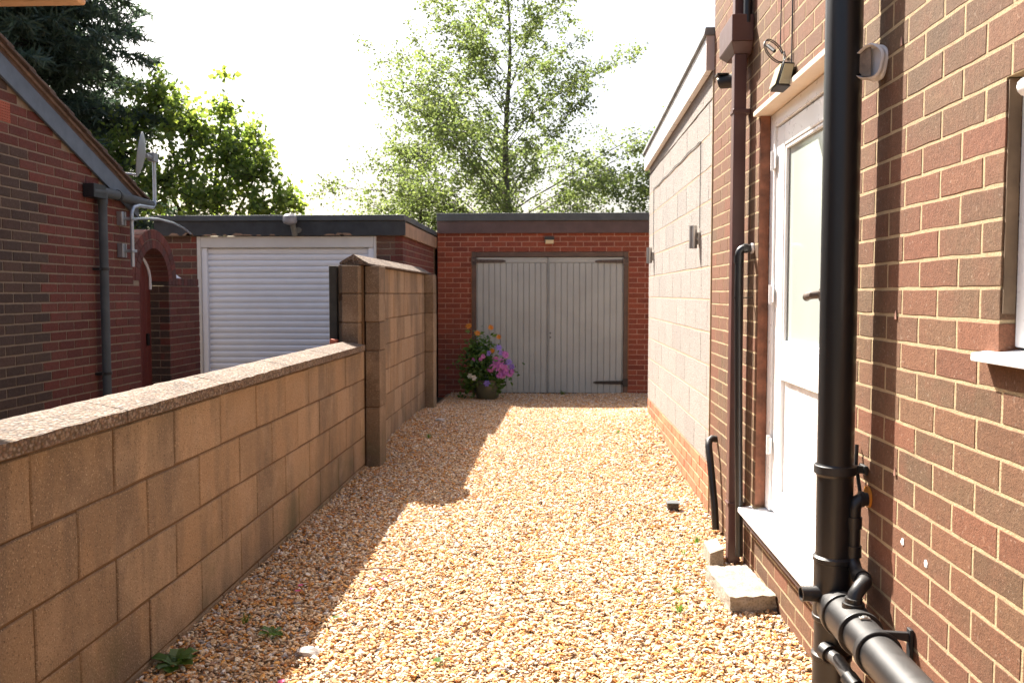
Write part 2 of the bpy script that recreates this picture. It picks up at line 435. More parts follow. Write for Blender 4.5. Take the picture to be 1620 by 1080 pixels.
def lay(parent, rects, origin, U, Nn, m, name='brick', D=.1, ch=.003, limit=300, nvar=6, dn=.0012, minpx=0):
    """rects in the (u, z) plane through origin; U the wall direction, Nn its outward normal"""
    U = Vector(U); Nn = Vector(Nn); O = Vector(origin); V = Vector((0, 0, 1))
    items = []
    for (p, q, a, b, k) in rects:
        c = O + U * ((p + q) / 2) + V * ((a + b) / 2)
        d = (c - CAM); dep = max(.2, d.length); inview = d.y > .3 and -1.0 < (d.x / max(d.y, .01)) < 0.56 + .02 and abs(d.z / max(d.y, .01)) < .5
        px = math.sqrt((q - p) * (b - a) * max(.03, abs((-d / dep).dot(Nn)))) / dep
        items.append((0 if inview else 1, -px, p, q, a, b, c))
    items.sort(key=lambda t: (t[0], t[1]))
    # bricks whose winding must face outwards
    flip = U.cross(V).dot(Nn) > 0
    stuff = MB()
    for idx, (iv, px, p, q, a, b, c) in enumerate(items):
        mm = m(c) if callable(m) else m
        me = brick_mesh(q - p, b - a, D, ch, mm, random.randrange(nvar))
        off = Nn * random.uniform(-dn, dn)
        R = Matrix((U, Nn, V)).transposed().to_4x4()
        mw = Matrix.Translation(c + off) @ R @ Matrix.Rotation(random.uniform(-.004, .004), 4, 'Y')
        if idx < limit and iv == 0:
            link(name, me, parent, mw)
        else:
            stuff.add([mw @ v.co for v in me.vertices], [tuple(f.vertices) for f in me.polygons], random.random())
            stuff.m = mm
    if stuff.v:
        o = build(name + 's' if not name.endswith('s') else name, stuff, stuff.m, parent, smooth=False, kind='stuff')
        me = o.data

# ------------------------------------------------------------------ ground
def sm(a, b, x):
    t = min(1, max(0, (x - a) / (b - a))); return t * t * (3 - 2 * t)
def gz(x, y):
    z = -.09 * sm(8.5, 12.6, y)
    z += .085 * sm(6.9, 8.2, y) * (1 - sm(10.2, 11.5, y)) * (1 - sm(-1.5, -.9, x))
    z += .15 * sm(6.2, 8.6, y) * (1 - sm(9.3, 10.8, y)) * sm(.25, .95, x)
    z += .012 * noise.noise(Vector((x * 1.3, y * 1.3, 0)))
    return z

mb = MB(); mb.box(-600, 600, -600, 900, -.6, -.16)
build('ground', mb, 'soil', smooth=False, kind='structure', label='bare ground around the houses')
def sheet(x0, x1, y0, y1, nx, ny, fz):
    mb = MB(); vs = []; fs = []
    for j in range(ny + 1):
        for i in range(nx + 1):
            x = x0 + (x1 - x0) * i / nx; y = y0 + (y1 - y0) * j / ny; vs.append((x, y, fz(x, y)))
    for j in range(ny):
        for i in range(nx):
            a = j * (nx + 1) + i; fs.append((a, a + 1, a + nx + 2, a + nx + 1))
    return mb.add(vs, fs)
def two_sheets(dz, x0, x1, y0):
    a = sheet(x0, x1, y0, 12.9, 26, 120, lambda x, y: gz(x, y) + dz); b = sheet(x1, 2.7, 9.03, 12.9, 12, 30, lambda x, y: gz(x, y) + dz)
    return a.add(b.v, b.f)
build('driveway', two_sheets(-.012, -1.55, .99, -2), 'bed', kind='structure', label='compacted bed under the gravel drive')
build('pavement', sheet(-3.9, -1.65, -2, 10.2, 3, 12, lambda x, y: -.02), 'tarmac', kind='structure', label='tarmac drive beyond the block wall')

def pebble_group():
    g = bpy.data.node_groups.new('gravel scatter', 'GeometryNodeTree')
    g.interface.new_socket('Geometry', in_out='INPUT', socket_type='NodeSocketGeometry')
    g.interface.new_socket('Geometry', in_out='OUTPUT', socket_type='NodeSocketGeometry')
    n = g.nodes; l = g.links
    gi = n.new('NodeGroupInput'); go = n.new('NodeGroupOutput')
    dp = n.new('GeometryNodeDistributePointsOnFaces'); dp.inputs['Density'].default_value = 8000
    l.new(gi.outputs[0], dp.inputs['Mesh'])
    joi = n.new('GeometryNodeJoinGeometry')
    for k, (sc, sub) in enumerate((((1, .8, .45), 1), ((1.1, .6, .42), 2), ((.95, .85, .38), 1), ((1.15, .7, .32), 1), ((.8, .7, .5), 2), ((1.3, .6, .34), 1))):
        ico = n.new('GeometryNodeMeshIcoSphere'); ico.inputs['Radius'].default_value = 1; ico.inputs['Subdivisions'].default_value = sub
        sp = n.new('GeometryNodeSetPosition'); nt = n.new('ShaderNodeTexNoise'); nt.noise_dimensions = '4D'
        nt.inputs['W'].default_value = 3.1 * k; nt.inputs['Scale'].default_value = 1.1; nt.inputs['Detail'].default_value = 1
        sb = n.new('ShaderNodeVectorMath'); sb.operation = 'SUBTRACT'; sb.inputs[1].default_value = (.5, .5, .5)
        ml = n.new('ShaderNodeVectorMath'); ml.operation = 'SCALE'; ml.inputs['Scale'].default_value = 1.7
        l.new(nt.outputs['Color'], sb.inputs[0]); l.new(sb.outputs[0], ml.inputs[0])
        l.new(ico.outputs[0], sp.inputs['Geometry']); l.new(ml.outputs[0], sp.inputs['Offset'])
        tr = n.new('GeometryNodeTransform'); tr.inputs['Scale'].default_value = sc
        l.new(sp.outputs[0], tr.inputs[0])
        sms = n.new('GeometryNodeSetShadeSmooth'); sms.inputs['Shade Smooth'].default_value = False
        l.new(tr.outputs[0], sms.inputs[0])
        smt = n.new('GeometryNodeSetMaterial'); smt.inputs['Material'].default_value = M['gravel']
        l.new(sms.outputs[0], smt.inputs[0])
        gin = n.new('GeometryNodeGeometryToInstance'); l.new(smt.outputs[0], gin.inputs[0]); l.new(gin.outputs[0], joi.inputs[0])
    ip = n.new('GeometryNodeInstanceOnPoints'); ip.inputs['Pick Instance'].default_value = True
    l.new(dp.outputs['Points'], ip.inputs['Points']); l.new(joi.outputs[0], ip.inputs['Instance'])
    rr = n.new('FunctionNodeRandomValue'); rr.data_type = 'FLOAT_VECTOR'
    rr.inputs[0].default_value = (-.6, -.6, 0); rr.inputs[1].default_value = (.6, .6, 6.28)
    l.new(rr.outputs[0], ip.inputs['Rotation'])
    rs = n.new('FunctionNodeRandomValue'); rs.data_type = 'FLOAT'; rs.inputs[2].default_value = 0; rs.inputs[3].default_value = 1; rs.inputs['Seed'].default_value = 4
    pw = n.new('ShaderNodeMath'); pw.operation = 'POWER'; pw.inputs[1].default_value = 2.2
    l.new(rs.outputs[1], pw.inputs[0])
    ma = n.new('ShaderNodeMath'); ma.operation = 'MULTIPLY_ADD'; ma.inputs[1].default_value = .0105; ma.inputs[2].default_value = .0052
    l.new(pw.outputs[0], ma.inputs[0]); l.new(ma.outputs[0], ip.inputs['Scale'])
    ti = n.new('GeometryNodeTranslateInstances'); tv = n.new('FunctionNodeRandomValue'); tv.data_type = 'FLOAT_VECTOR'
    tv.inputs[0].default_value = (0, 0, -.006); tv.inputs[1].default_value = (0, 0, .008); tv.inputs['Seed'].default_value = 9
    l.new(ip.outputs[0], ti.inputs[0]); l.new(tv.outputs[0], ti.inputs['Translation']); ti.inputs['Local Space'].default_value = False
    l.new(ti.outputs[0], go.inputs[0]); return g
gr = build('gravel', two_sheets(0, -1.49, .985, 1.2), 'gravel', kind='stuff', label='golden and white gravel covering the narrow drive')
md = gr.modifiers.new('scatter', 'NODES'); md.node_group = pebble_group()

# ------------------------------------------------------------------ the house on the right
WX = .98
CH = 1.393     # a bed joint
house = empty('brick_house', (2.5, 3.5, 0), 'dark brown brick house wall with white door beside the gravel, right', 'house')
DO = (3.19, 4.265, .33, 2.218); WI = (.75, 1.975, 1.243, 1.843)
mb = MB()
F0, F1 = WX + .0012, WX + .098
def wall_panels(mb, y0, y1, z0, z1, holes):
    ys = sorted({y0, y1, *[h[0] for h in holes], *[h[1] for h in holes]})
    for a, b in zip(ys[:-1], ys[1:]):
        cuts = sorted([(h[2], h[3]) for h in holes if h[0] <= a + 1e-6 and h[1] >= b - 1e-6])
        z = z0
        for (g0, g1) in cuts: mb.box(F0, F1, a, b, z, g0); z = g1
        mb.box(F0, F1, a, b, z, z1)
wall_panels(mb, -1.5, 5.475, -.2, 5.2, [(DO[0] - .003, DO[1] + .003, DO[2] - .003, DO[3] + .003), (WI[0] - .003, WI[1] + .003, WI[2] - .003, WI[3] + .003)])
mb.box(F1 + .05, 5, -1.5, 5.47, -.2, 5.2)
hw = build('wall', mb, 'house_mortar', house, smooth=False)
rc = courses(-.4, 5.48, -.157, 5.2, .225, .075, .0088, 2.629, CH, [DO, WI], ju=.0105)
lay(hw, rc, (WX, 0, 0), (0, 1, 0), (-1, 0, 0), 'house_brick', D=.1, ch=.0011, dn=.0005)
# door: frame, leaf, glass, panel, handle
dm = MB(); X0, X1 = 1.03, 1.10
dm.box(X0, X1, 4.185, 4.262, .348, 2.216); dm.box(X0, X1, 3.194, 3.27, .348, 2.216); dm.box(X0, X1, 3.272, 4.183, 2.15, 2.216)
door = build('door', dm, 'upvc', house, bevel=.006)
lm = MB(); X0, X1 = 1.04, 1.095
lm.box(X0, X1, 4.05, 4.178, .356, 2.144); lm.box(X0, X1, 3.277, 3.40, .356, 2.144)
lm.box(X0, X1, 3.402, 4.048, 2.045, 2.144); lm.box(X0, X1, 3.402, 4.048, .985, 1.15); lm.box(X0, X1, 3.402, 4.048, .356, .47)
build('door_leaf', lm, 'upvc', door, bevel=.008)
gm = MB(); gm.box(1.063, 1.078, 3.404, 4.046, 1.152, 2.043); build('glass_pane', gm, 'glass', door)
bd = MB()
for a, b in ((3.402, 3.416), (4.034, 4.048)): bd.box(1.046, 1.062, a, b, 1.152, 2.043)
for a, b in ((1.152, 1.166), (2.029, 2.043)): bd.box(1.046, 1.062, 3.418, 4.032, a, b)
build('glazing_bead', bd, 'upvc', door, bevel=.004)
for k in range(9):
    pm = MB(); a = 3.404 + k * (.642 / 9); pm.box(1.058, 1.08, a, a + .642 / 9 - .0035, .472, .983); build('panel', pm, 'upvc', door, bevel=.003, seg=1)
hm = MB(); hm.box(1.028, 1.039, 3.31, 3.345, 1.26, 1.46); hm.tube([(1.034, 3.328, 1.375), (.985, 3.328, 1.375), (.972, 3.335, 1.374), (.97, 3.40, 1.37), (.973, 3.42, 1.365)], .0155, 12); hm.tube([(1.034, 3.328, 1.375), (.995, 3.328, 1.375)], .024, 16)
build('handle', hm, 'oldmetal', door, bevel=.002, seg=1)
for z in (.62, 1.33, 1.95):
    h2 = MB(); h2.tube([(1.024, 4.18, z), (1.024, 4.18, z + .09)], .011, 10); h2.box(1.025, 1.031, 4.15, 4.21, z + .01, z + .08); build('hinge', h2, 'upvc', door)
rv = MB(); rv.box(WX + .003, 1.0285, 4.2605, 4.2635, .36, 2.217); build('door_reveal', rv, simple('flaking rust paint', (.19, .075, .04), .8, var=.6, nscale=11), house)
rv = MB(); rv.box(WX + .004, 1.0105, 1.9695, 1.9725, 1.335, 1.842); build('window_reveal', rv, simple('tan painted reveal', (.125, .082, .048), .8, var=.45, nscale=7), house)
tm = MB(); tm.box(.955, 1.06, 3.16, 4.295, 2.219, 2.243); build('door_trim', tm, 'cream', house, bevel=.004)
sm_ = MB(); sm_.hexa([(.915, 3.13, .305), (1.06, 3.13, .305), (1.06, 4.33, .305), (.915, 4.33, .305), (.915, 3.13, .328), (1.06, 3.13, .347), (1.06, 4.33, .347), (.915, 4.33, .328)])
build('door_sill', sm_, 'upvc', house, bevel=.004)
us = MB(); us.box(.935, .978, 3.125, 4.30, .262, .303); build('sill_batten', us, 'fascia_brown', house, bevel=.003)
# window with sill
wm = MB(); X0, X1 = 1.012, 1.08
wm.box(X0, X1, 1.905, 1.973, 1.262, 1.84); wm.box(X0, X1, .752, .82, 1.262, 1.84); wm.box(X0, X1, .822, 1.903, 1.775, 1.84); wm.box(X0, X1, .822, 1.903, 1.262, 1.33)
win = build('window', wm, 'upvc', house, bevel=.005)
gm = MB(); gm.box(1.045, 1.055, .822, 1.903, 1.332, 1.773); build('pane', gm, 'glass', win)
sv = MB(); sv.hexa([(.945, .7, 1.228), (1.06, .7, 1.228), (1.06, 2.03, 1.228), (.945, 2.03, 1.228), (.945, .7, 1.246), (1.06, .7, 1.262), (1.06, 2.03, 1.262), (.945, 2.03, 1.246)])
build('sill', sv, 'upvc', win, bevel=.003)
tv = MB(); tv.tube([(.998, 1.55, 1.815), (.998, 1.93, 1.815)], .02, 12); build('trickle_vent', tv, 'upvc', win)
# weep vents and filler spots in the masonry
for (y, z) in ((2.556, 2.085), (2.55, 1.318), (2.53, .873)):
    w = MB(); w.prism([(-.009, 0), (.009, 0), (.004, .022), (0, .034), (-.004, .022)], 0, .006, 'x')
    w.v = [(WX - .002 - p[0] * .5, y + p[1] * .8, z + p[2] * .8 - .012) for p in w.v]
    o = build('weep_vent', w, 'weep', house, bevel=.001, seg=1)
for (y, z) in ((2.471, .685), (2.312, .673)):
    w = MB(); n = 9; vs = [(WX - .005, y, z)] + [(WX - .001, y + (.010 + random.uniform(-.004, .006)) * math.cos(t), z + (.009 + random.uniform(-.003, .006)) * math.sin(t)) for t in np.linspace(0, 2 * math.pi, n, endpoint=False)]
    w.add(vs, [(0, 1 + k, 1 + (k + 1) % n) for k in range(n)]); build('wall_filler', w, 'plug', house)

# ------------------------------------------------------------------ extension beyond the house
ext = empty('flat_roof_extension', (2.5, 7.3, 0), 'pale pebbled block extension with white fascia and flat roof', 'extension')
EY0, EY1 = 5.484, 9.02
PT = .313
def ftop(y): return 2.945 - (y - 5.48) * .0437
def fbot(y): return 2.742 - (y - 5.48) * .0296
mb = MB(); mb.box(WX + .005, 4.5, EY0 + .004, EY1 - .004, -.2, PT - .003); mb.box(WX + .0008, 4.5, EY0 + .004, EY1 - .004, PT, 2.55)
ew = build('wall', mb, 'ext_mortar', ext, smooth=False)
rc = courses(EY0 + .002, EY1, PT + .004, 2.74, .46, .2057, .012, 5.62, PT + .0, [], .5, ju=.005)
rc = [r for r in rc]
lay(ew, rc, (WX - .001, 0, 0), (0, 1, 0), (-1, 0, 0), 'ext_block', name='block', D=.09, ch=.0014, dn=.0006)
rc = courses(EY0 + .002, EY1, -.1, PT - .004, .225, .075, .012, 5.5, PT, [])
lay(ew, rc, (WX - .002, 0, 0), (0, 1, 0), (-1, 0, 0), 'plinth_brick', D=.09, ch=.003)
bead = MB(); bead.tube([(WX - .002, 5.481, z) for z in np.linspace(-.02, 2.7, 14)], .006, 6); build('corner_bead', bead, 'house_mortar', ext)
a, b = 5.50, 9.14
f = MB(); f.hexa([(.935, a, fbot(a)), (.975, a, fbot(a)), (.975, b, fbot(b)), (.935, b, fbot(b)), (.935, a, ftop(a)), (.975, a, ftop(a)), (.975, b, ftop(b)), (.935, b, ftop(b))])
fa = build('fascia', f, 'upvc', ext, bevel=.003)
f = MB(); f.hexa([(.932, a - .012, fbot(a) - .004), (.983, a - .012, fbot(a) - .004), (.983, a - .001, fbot(a) - .004), (.932, a - .001, fbot(a) - .004), (.932, a - .012, ftop(a)), (.983, a - .012, ftop(a)), (.983, a - .001, ftop(a)), (.932, a - .001, ftop(a))])
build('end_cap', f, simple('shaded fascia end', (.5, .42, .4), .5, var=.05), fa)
f = MB(); f.hexa([(.915, a - .02, ftop(a) + .003), (.99, a - .02, ftop(a) + .003), (.99, b + .01, ftop(b) + .003), (.915, b + .01, ftop(b) + .003), (.925, a - .02, ftop(a) + .05), (.99, a - .02, ftop(a) + .05), (.99, b + .01, ftop(b) + .05), (.925, b + .01, ftop(b) + .05)])
build('roof_edge', f, 'felt_pale', ext, bevel=.003)
f = MB(); f.hexa([(.992, a - .015, 2.6), (4.6, a - .015, 2.6), (4.6, b, 2.6), (.992, b, 2.6), (.992, a - .015, ftop(a) + .03), (4.6, a - .015, ftop(a) + .03), (4.6, b, ftop(b) + .03), (.992, b, ftop(b) + .03)])
build('roof', f, 'felt', ext)

# wall lamps and cable on the extension
def wall_lamp(y, z, label):
    r = empty('wall_lamp', (WX, y, z), label, 'wall light', 'steel lamps on the extension wall')
    t = MB(); t.pipe((.938, y, z - .075), (.938, y, z + .075), .027, .023, 20); t.tube([(.938, y, z - .04), (.938, y, z + .04)], .0225, 20); build('lamp_body', t, 'steel', r)
    t = MB(); t.tube([(.963, y, z - .01), (.968, y - .004, z - .012), (WX - .001, y - .004, z - .012)], .012, 10); t.box(WX - .014, WX - .002, y - .03, y + .03, z - .05, z + .03); build('bracket', t, 'steel', r, bevel=.002, seg=1)
wall_lamp(5.95, 1.755, 'nearer steel cylinder wall lamp on pale extension wall')
wall_lamp(8.62, 1.748, 'farther steel cylinder wall lamp at extension corner by garage')
t = MB(); pts = [(WX - .006, 8.60, 1.80), (WX - .006, 8.60, 2.385)] + [(WX - .006, y, 2.387 + .006 * math.sin(y * 9)) for y in np.linspace(8.55, 5.95, 16)] + [(WX - .006, 5.91, 2.38), (WX - .006, 5.915, 1.81)]
t.tube(pts, .0025, 6); build('lamp_cable', t, 'black_matt', label='thin dark cable looping along the extension wall to both lamps', cat='cable')

# ------------------------------------------------------------------ black soil pipe with branches
sp = empty('soil_pipe', (.888, 2.77, 0), 'thick black plastic soil pipe standing before the white door', 'soil pipe')
px, py = .886, 2.77
t = MB(); t.tube([(px, py, -.05), (px, py, 5.2)], .055, 40); build('pipe', t, 'black', sp)
for (z, h, r) in ((.548, .012, .0625), (.362, .012, .062), (.238, .012, .062), (.83, .02, .0605)):
    t = MB(); t.tube([(px, py, z - h), (px, py, z - h * .5), (px, py, z + h * .5), (px, py, z + h)], r, 36, r_list=[.0555, r, r, .0555]); build('coupling', t, 'black', sp)
t = MB(); t.tube([(px, py, .36), (px, py, .545)], .0595, 36); build('coupling', t, 'black', sp)
t = MB(); t.tube([(px, py, .10), (px, py, .24)], .058, 36); build('coupling', t, 'black', sp)
def clip(p, along, name='pipe_clip'):
    t = MB()
    if along == 'z':
        x, y, z = p
        t.pipe((x, y, z - .014), (x, y, z + .014), .064, .0562, 32)
        t.box(x + .058, WX - .003, y - .012, y + .004, z - .012, z + .012); t.box(WX - .012, WX - .002, y - .03, y + .03, z - .014, z + .014)
    build(name, t, 'black_matt', sp, bevel=.002, seg=1)
clip((px, py, .832), 'z'); clip((px, py, 2.62), 'z')
# boss on the left, open end
t = MB(); t.pipe((px - .03, py - .015, .44), (px - .105, py - .02, .44), .024, .019, 20); t.tube([(px - .04, py, .44), (px - .075, py - .018, .44)], .0185, 18); build('boss', t, 'black', sp)
# horizontal branch towards the camera
bz = .402; bx = .888
t = MB(); t.tube([(bx, py - .03, bz), (bx, 2.52, bz)], .062, 36); t.tube([(bx, 2.685, bz), (bx, 2.66, bz)], .069, 36); t.tube([(bx, 2.53, bz), (bx, 2.515, bz)], .066, 36); build('branch_socket', t, 'black', sp, bevel=.003)
t = MB(); t.tube([(bx, 2.515, bz), (bx, -.6, bz - .012)], .055, 40); br = build('branch_pipe', t, 'black', sp)
t = MB(); t.box(bx - .014, bx + .014, 2.485, 2.50, bz + .055, bz + .061); t.tube([(bx, 2.493, bz + .061), (bx, 2.493, bz + .064)], .008, 12); build('screw_clip', t, 'steel', br, bevel=.001, seg=1)
t = MB(); t.pipe((bx, 2.40, bz), (bx, 2.375, bz), .064, .0556, 32)
t.hexa([(bx + .02, 2.38, bz + .048), (WX - .012, 2.38, bz + .035), (WX - .012, 2.395, bz + .035), (bx + .02, 2.395, bz + .05), (bx + .01, 2.38, bz + .063), (WX - .012, 2.38, bz + .06), (WX - .012, 2.395, bz + .06), (bx + .01, 2.395, bz + .063)])
t.box(WX - .012, WX - .002, 2.375, 2.40, bz - .05, bz + .07); build('pipe_bracket', t, 'black_matt', sp, bevel=.0015, seg=1)
# small waste pipe: out of the wall, down, round and into the branch
def arc(c, a, b, r, n=6):
    a = Vector(a); b = Vector(b); c = Vector(c)
    return [c + a * r * math.cos(t) + b * r * math.sin(t) for t in np.linspace(0, math.pi / 2, n)]
X = .935; Y = 2.735
pts = [(WX - .002, Y, .745)] + arc((X + .03, Y, .715), (0, 0, 1), (-1, 0, 0), .03) + [(X, Y, .62)]
pts += [(X, Y, .575)] + [(X - .002, Y - .004, .555), (X, Y - .018, .535), (X, Y - .04, .525), (X, Y - .085, .522)]
t = MB(); t.tube(pts, .0205, 16); wp = build('waste_pipe', t, 'black', sp)
for p0, p1 in (((X, Y, .69), (X, Y, .655)), ((X, Y, .60), (X, Y, .565)), ((WX - .03, Y, .745), (WX - .018, Y, .745))):
    t = MB(); t.tube([p0, p1], .0245, 18); build('collar', t, 'black', wp)
t = MB(); t.tube([(X, 2.67, .522), (X, 2.63, .524), (X - .008, 2.61, .524), (X - .024, 2.598, .515), (bx + .006, 2.59, .495), (bx, 2.588, .46), (bx, 2.588, .42)], .0215, 16); e = build('waste_elbow', t, 'black', sp)
t = MB(); t.tube([(X, 2.675, .522), (X, 2.645, .523)], .026, 18); t.tube([(bx + .001, 2.588, .485), (bx, 2.588, .45)], .0255, 18); build('collar', t, 'black', e)
t = MB(); t.tube([(bx, 2.588, .40), (bx, 2.588, .472)], .032, 20); build('strap_boss', t, 'black', sp, bevel=.003)
t = MB(); t.tube([(WX - .001, Y + .004, .752), (WX - .006, Y + .004, .752)], .034, 16); build('wall_sleeve', t, 'orange', sp)
# lower waste pipe
t = MB(); pts = [(px - .03, py - .05, .268), (px - .012, 2.66, .262), (px + .004, 2.585, .232), (px + .012, 2.555, .221), (px + .035, 2.54, .217), (px + .06, 2.54, .217), (WX + .01, 2.54, .217)]
t.tube(pts, .0205, 16); lw = build('waste_pipe', t, simple('worn grey black pipe', (.055, .052, .05), .5, var=.5, nscale=18), sp)
t = MB(); t.tube([(px - .034, py - .04, .269), (px - .026, py - .07, .267)], .028, 18); t.tube([(px - .002, 2.605, .239), (px + .008, 2.565, .225)], .0255, 16); build('collar', t, 'black', lw)
t = MB(); t.tube([(px + .03, py - .02, .27), (WX, py - .02, .27)], .022, 12); build('wall_stub', t, 'black', sp)
t = MB(); t.tube([(WX - .012, 2.82, .90), (WX - .02, 2.80, .84), (WX - .016, 2.765, .75)], .006, 6); build('wire', t, 'black_matt', sp)

# white hose stub of a wall vent
vt = empty('wall_vent', (WX, 2.76, 2.066), 'white flexible vent hose stub poking out behind the soil pipe', 'vent')
t = MB(); n = 28; zv = 2.066; vs = []; fs = []; rings = []
c = Vector((WX + .004, 2.715, zv)); 
for i in range(9):
    th = math.radians(4 + i * 4.5); d = Vector((-math.cos(th), -math.sin(th), 0)); rings.append((c.copy(), d, .049 + (.004 if i in (2, 3, 6, 7) else 0)))
    c = c + d * .0072
ce, de, _ = rings[-1]
rings += [(ce + de * .001, de, .0475), (ce - de * .03, rings[4][1], .044)]
for (c, d, r) in rings:
    a = Vector((-d.y, d.x, 0)); 
    for k in range(n):
        q = 2 * math.pi * k / n; wob = 1 + .045 * math.sin(3 * q + c.y * 60) + .03 * math.sin(5 * q)
        vs.append(c + (a * math.cos(q) + Vector((0, 0, 1)) * math.sin(q)) * r * wob)
for i in range(len(rings) - 1):
    for k in range(n):
        k2 = (k + 1) % n; fs.append((i * n + k, i * n + k2, (i + 1) * n + k2, (i + 1) * n + k))
fs.append(tuple(range((len(rings) - 1) * n, len(rings) * n)))
t.add(vs, fs); build('hose', t, 'seal', vt)
t = MB(); a = Vector((-de.y, de.x, 0)); c0 = ce - de * .012
up = Vector((0, 0, 1)); h1 = [c0 + a * x + up * z for x, z in ((-.042, -.012), (-.036, .026), (-.012, .043), (.004, .044), (.006, -.040), (-.018, -.038))]
t.add(h1 + [p - de * .003 for p in h1], [tuple(range(6)), tuple(range(11, 5, -1))] + [(i, (i + 1) % 6, (i + 1) % 6 + 6, i + 6) for i in range(6)])
build('flap', t, simple('dusty brown flap', (.23, .18, .14), .8, var=.35, nscale=40), vt)

# ------------------------------------------------------------------ brown downpipe and hopper
dp = empty('downpipe', (.93, 4.5, 0), 'square brown downpipe with hopper head on the house corner', 'downpipe')
t = MB(); t.box(.895, .957, 4.455, 4.52, -.03, 2.56); build('pipe', t, 'brown', dp, bevel=.006)
for z in (.30, 2.27):
    t = MB(); t.box(.89, .978, 4.45, 4.525, z, z + .022); build('bracket', t, 'brown', dp, bevel=.003, seg=1)
t = MB()
t.hexa([(.895, 4.46, 2.56), (.978, 4.46, 2.56), (.978, 4.64, 2.56), (.895, 4.64, 2.56), (.872, 4.41, 2.61), (.978, 4.41, 2.61), (.978, 4.74, 2.61), (.872, 4.74, 2.61)])
t.hexa([(.872, 4.41, 2.611), (.978, 4.41, 2.611), (.978, 4.74, 2.611), (.872, 4.74, 2.611), (.872, 4.41, 2.74), (.978, 4.41, 2.74), (.978, 4.74, 2.74), (.872, 4.74, 2.74)])
build('hopper', t, 'brown', dp, bevel=.004)
t = MB(); t.box(.897, .95, 4.47, 4.53, 2.70, 5.2); build('upper_pipe', t, 'brown', dp, bevel=.006)
t = MB(); t.tube([(.952, 4.43, 2.70), (.952, 4.43, 5.2)], .022, 18); build('round_pipe', t, 'black', dp)
t = MB(); t.tube([(.965, 4.72, 2.70), (.965, 4.72, 5.2)], .014, 14); build('round_pipe', t, 'black', dp)
# black overflow pipe clipped in front of it
ov = empty('waste_pipe', (.92, 4.36, 0), 'slim black waste pipe running down in front of the brown downpipe', 'waste pipe')
t = MB(); pts = [(WX - .002, 4.36, 1.60)] + arc((.94, 4.36, 1.57), (0, 0, 1), (-1, 0, 0), .03) + [(.91, 4.36, 1.4), (.918, 4.355, .8), (.93, 4.35, .08)]
t.tube(pts, .019, 16); build('pipe', t, 'black', ov)
for p0, p1 in (((.91, 4.36, 1.565), (.91, 4.36, 1.53)), ((WX - .03, 4.36, 1.60), (WX - .05, 4.36, 1.60))):
    t = MB(); t.tube([p0, p1], .0235, 16); build('collar', t, 'black', ov)
t = MB(); t.tube([(WX - .001, 4.36, 1.60), (WX - .012, 4.36, 1.60)], .026, 12); build('sealant', t, 'seal', ov)
t = MB(); t.box(.886, .978, 4.352, 4.362, 1.357, 1.362); build('cable_tie', t, 'black_matt', ov)
# short bent pipe left of the downpipe
t = MB(); t.tube([(WX, 5.24, .515), (WX - .03, 5.235, .52), (WX - .05, 5.22, .508), (WX - .056, 5.2, .48), (WX - .05, 5.15, .36), (WX - .04, 5.08, .16), (WX - .034, 5.06, .02)], .021, 16)
o = build('drain_stub', t, 'black', label='short bent black pipe leaving the wall left of the brown downpipe', cat='waste pipe')
# black sensor by the hopper
fl = empty('security_sensor', (WX, 4.80, 2.5), 'round black hooded sensor beside the brown hopper', 'security sensor')
t = MB(); t.tube([(.958, 4.78, 2.505), (.905, 4.80, 2.505), (.885, 4.81, 2.50)], .036, 20, r_list=[.036, .036, .03]); build('body', t, 'black_matt', fl, bevel=.003)
t = MB(); t.box(.868, .93, 4.765, 4.84, 2.535, 2.545); build('hood', t, 'black_matt', fl, bevel=.003)
t = MB(); t.tube([(.955, 4.78, 2.49), (WX - .001, 4.78, 2.47)], .016, 10); build('mount', t, 'black_matt', fl)

# solar lamp over the door with its cable loop
sl = empty('solar_lamp', (WX, 3.79, 2.225), 'small boxy solar lamp leaning on the trim above the door', 'solar lamp')
t = MB(); t.hexa([(.905, 3.650, 2.220), (.96, 3.650, 2.215), (.96, 3.770, 2.215), (.905, 3.770, 2.220), (.93, 3.650, 2.315), (.976, 3.650, 2.310), (.976, 3.770, 2.310), (.93, 3.770, 2.315)]); b_ = build('lamp_body', t, 'black_matt', sl, bevel=.004)
t = MB(); t.hexa([(.899, 3.658, 2.227), (.902, 3.658, 2.227), (.902, 3.762, 2.227), (.899, 3.762, 2.227), (.924, 3.658, 2.310), (.927, 3.658, 2.310), (.927, 3.762, 2.310), (.924, 3.762, 2.310)]); build('lens', t, 'lampglass', sl)
t = MB(); t.hexa([(.912, 3.644, 2.227), (.954, 3.644, 2.225), (.954, 3.649, 2.225), (.912, 3.649, 2.227), (.934, 3.644, 2.305), (.97, 3.644, 2.302), (.97, 3.649, 2.302), (.934, 3.649, 2.305)]); build('side_lens', t, 'lampglass', sl)
t = MB(); loop = [(WX - .055 + .046 * math.cos(a + .5), 3.80 + .02 * math.cos(a) - .003 * a, 2.39 + .048 * math.sin(a)) for a in np.linspace(0, 4 * math.pi, 36)]
pts = [(WX - .006, 3.87, 3.2), (WX - .006, 3.885, 2.9), (WX - .008, 3.87, 2.6), (WX - .012, 3.86, 2.44)] + loop + [(WX - .03, 3.74, 2.31)]
t.tube(pts, .0024, 6); t.tube([(WX - .07, 3.84, 2.43), (WX - .05, 3.80, 2.395)], .008, 8)
build('lamp_wire', t, 'black_matt', label='dark looped wire hanging above the solar lamp', cat='wire')
t = MB(); t.tube([(WX - .005, 3.70, 3.2), (WX - .005, 3.70, 2.3)], .003, 6); build('thin_wire', t, 'black_matt', label='thin straight wire down the bricks right of the wire loop', cat='wire')

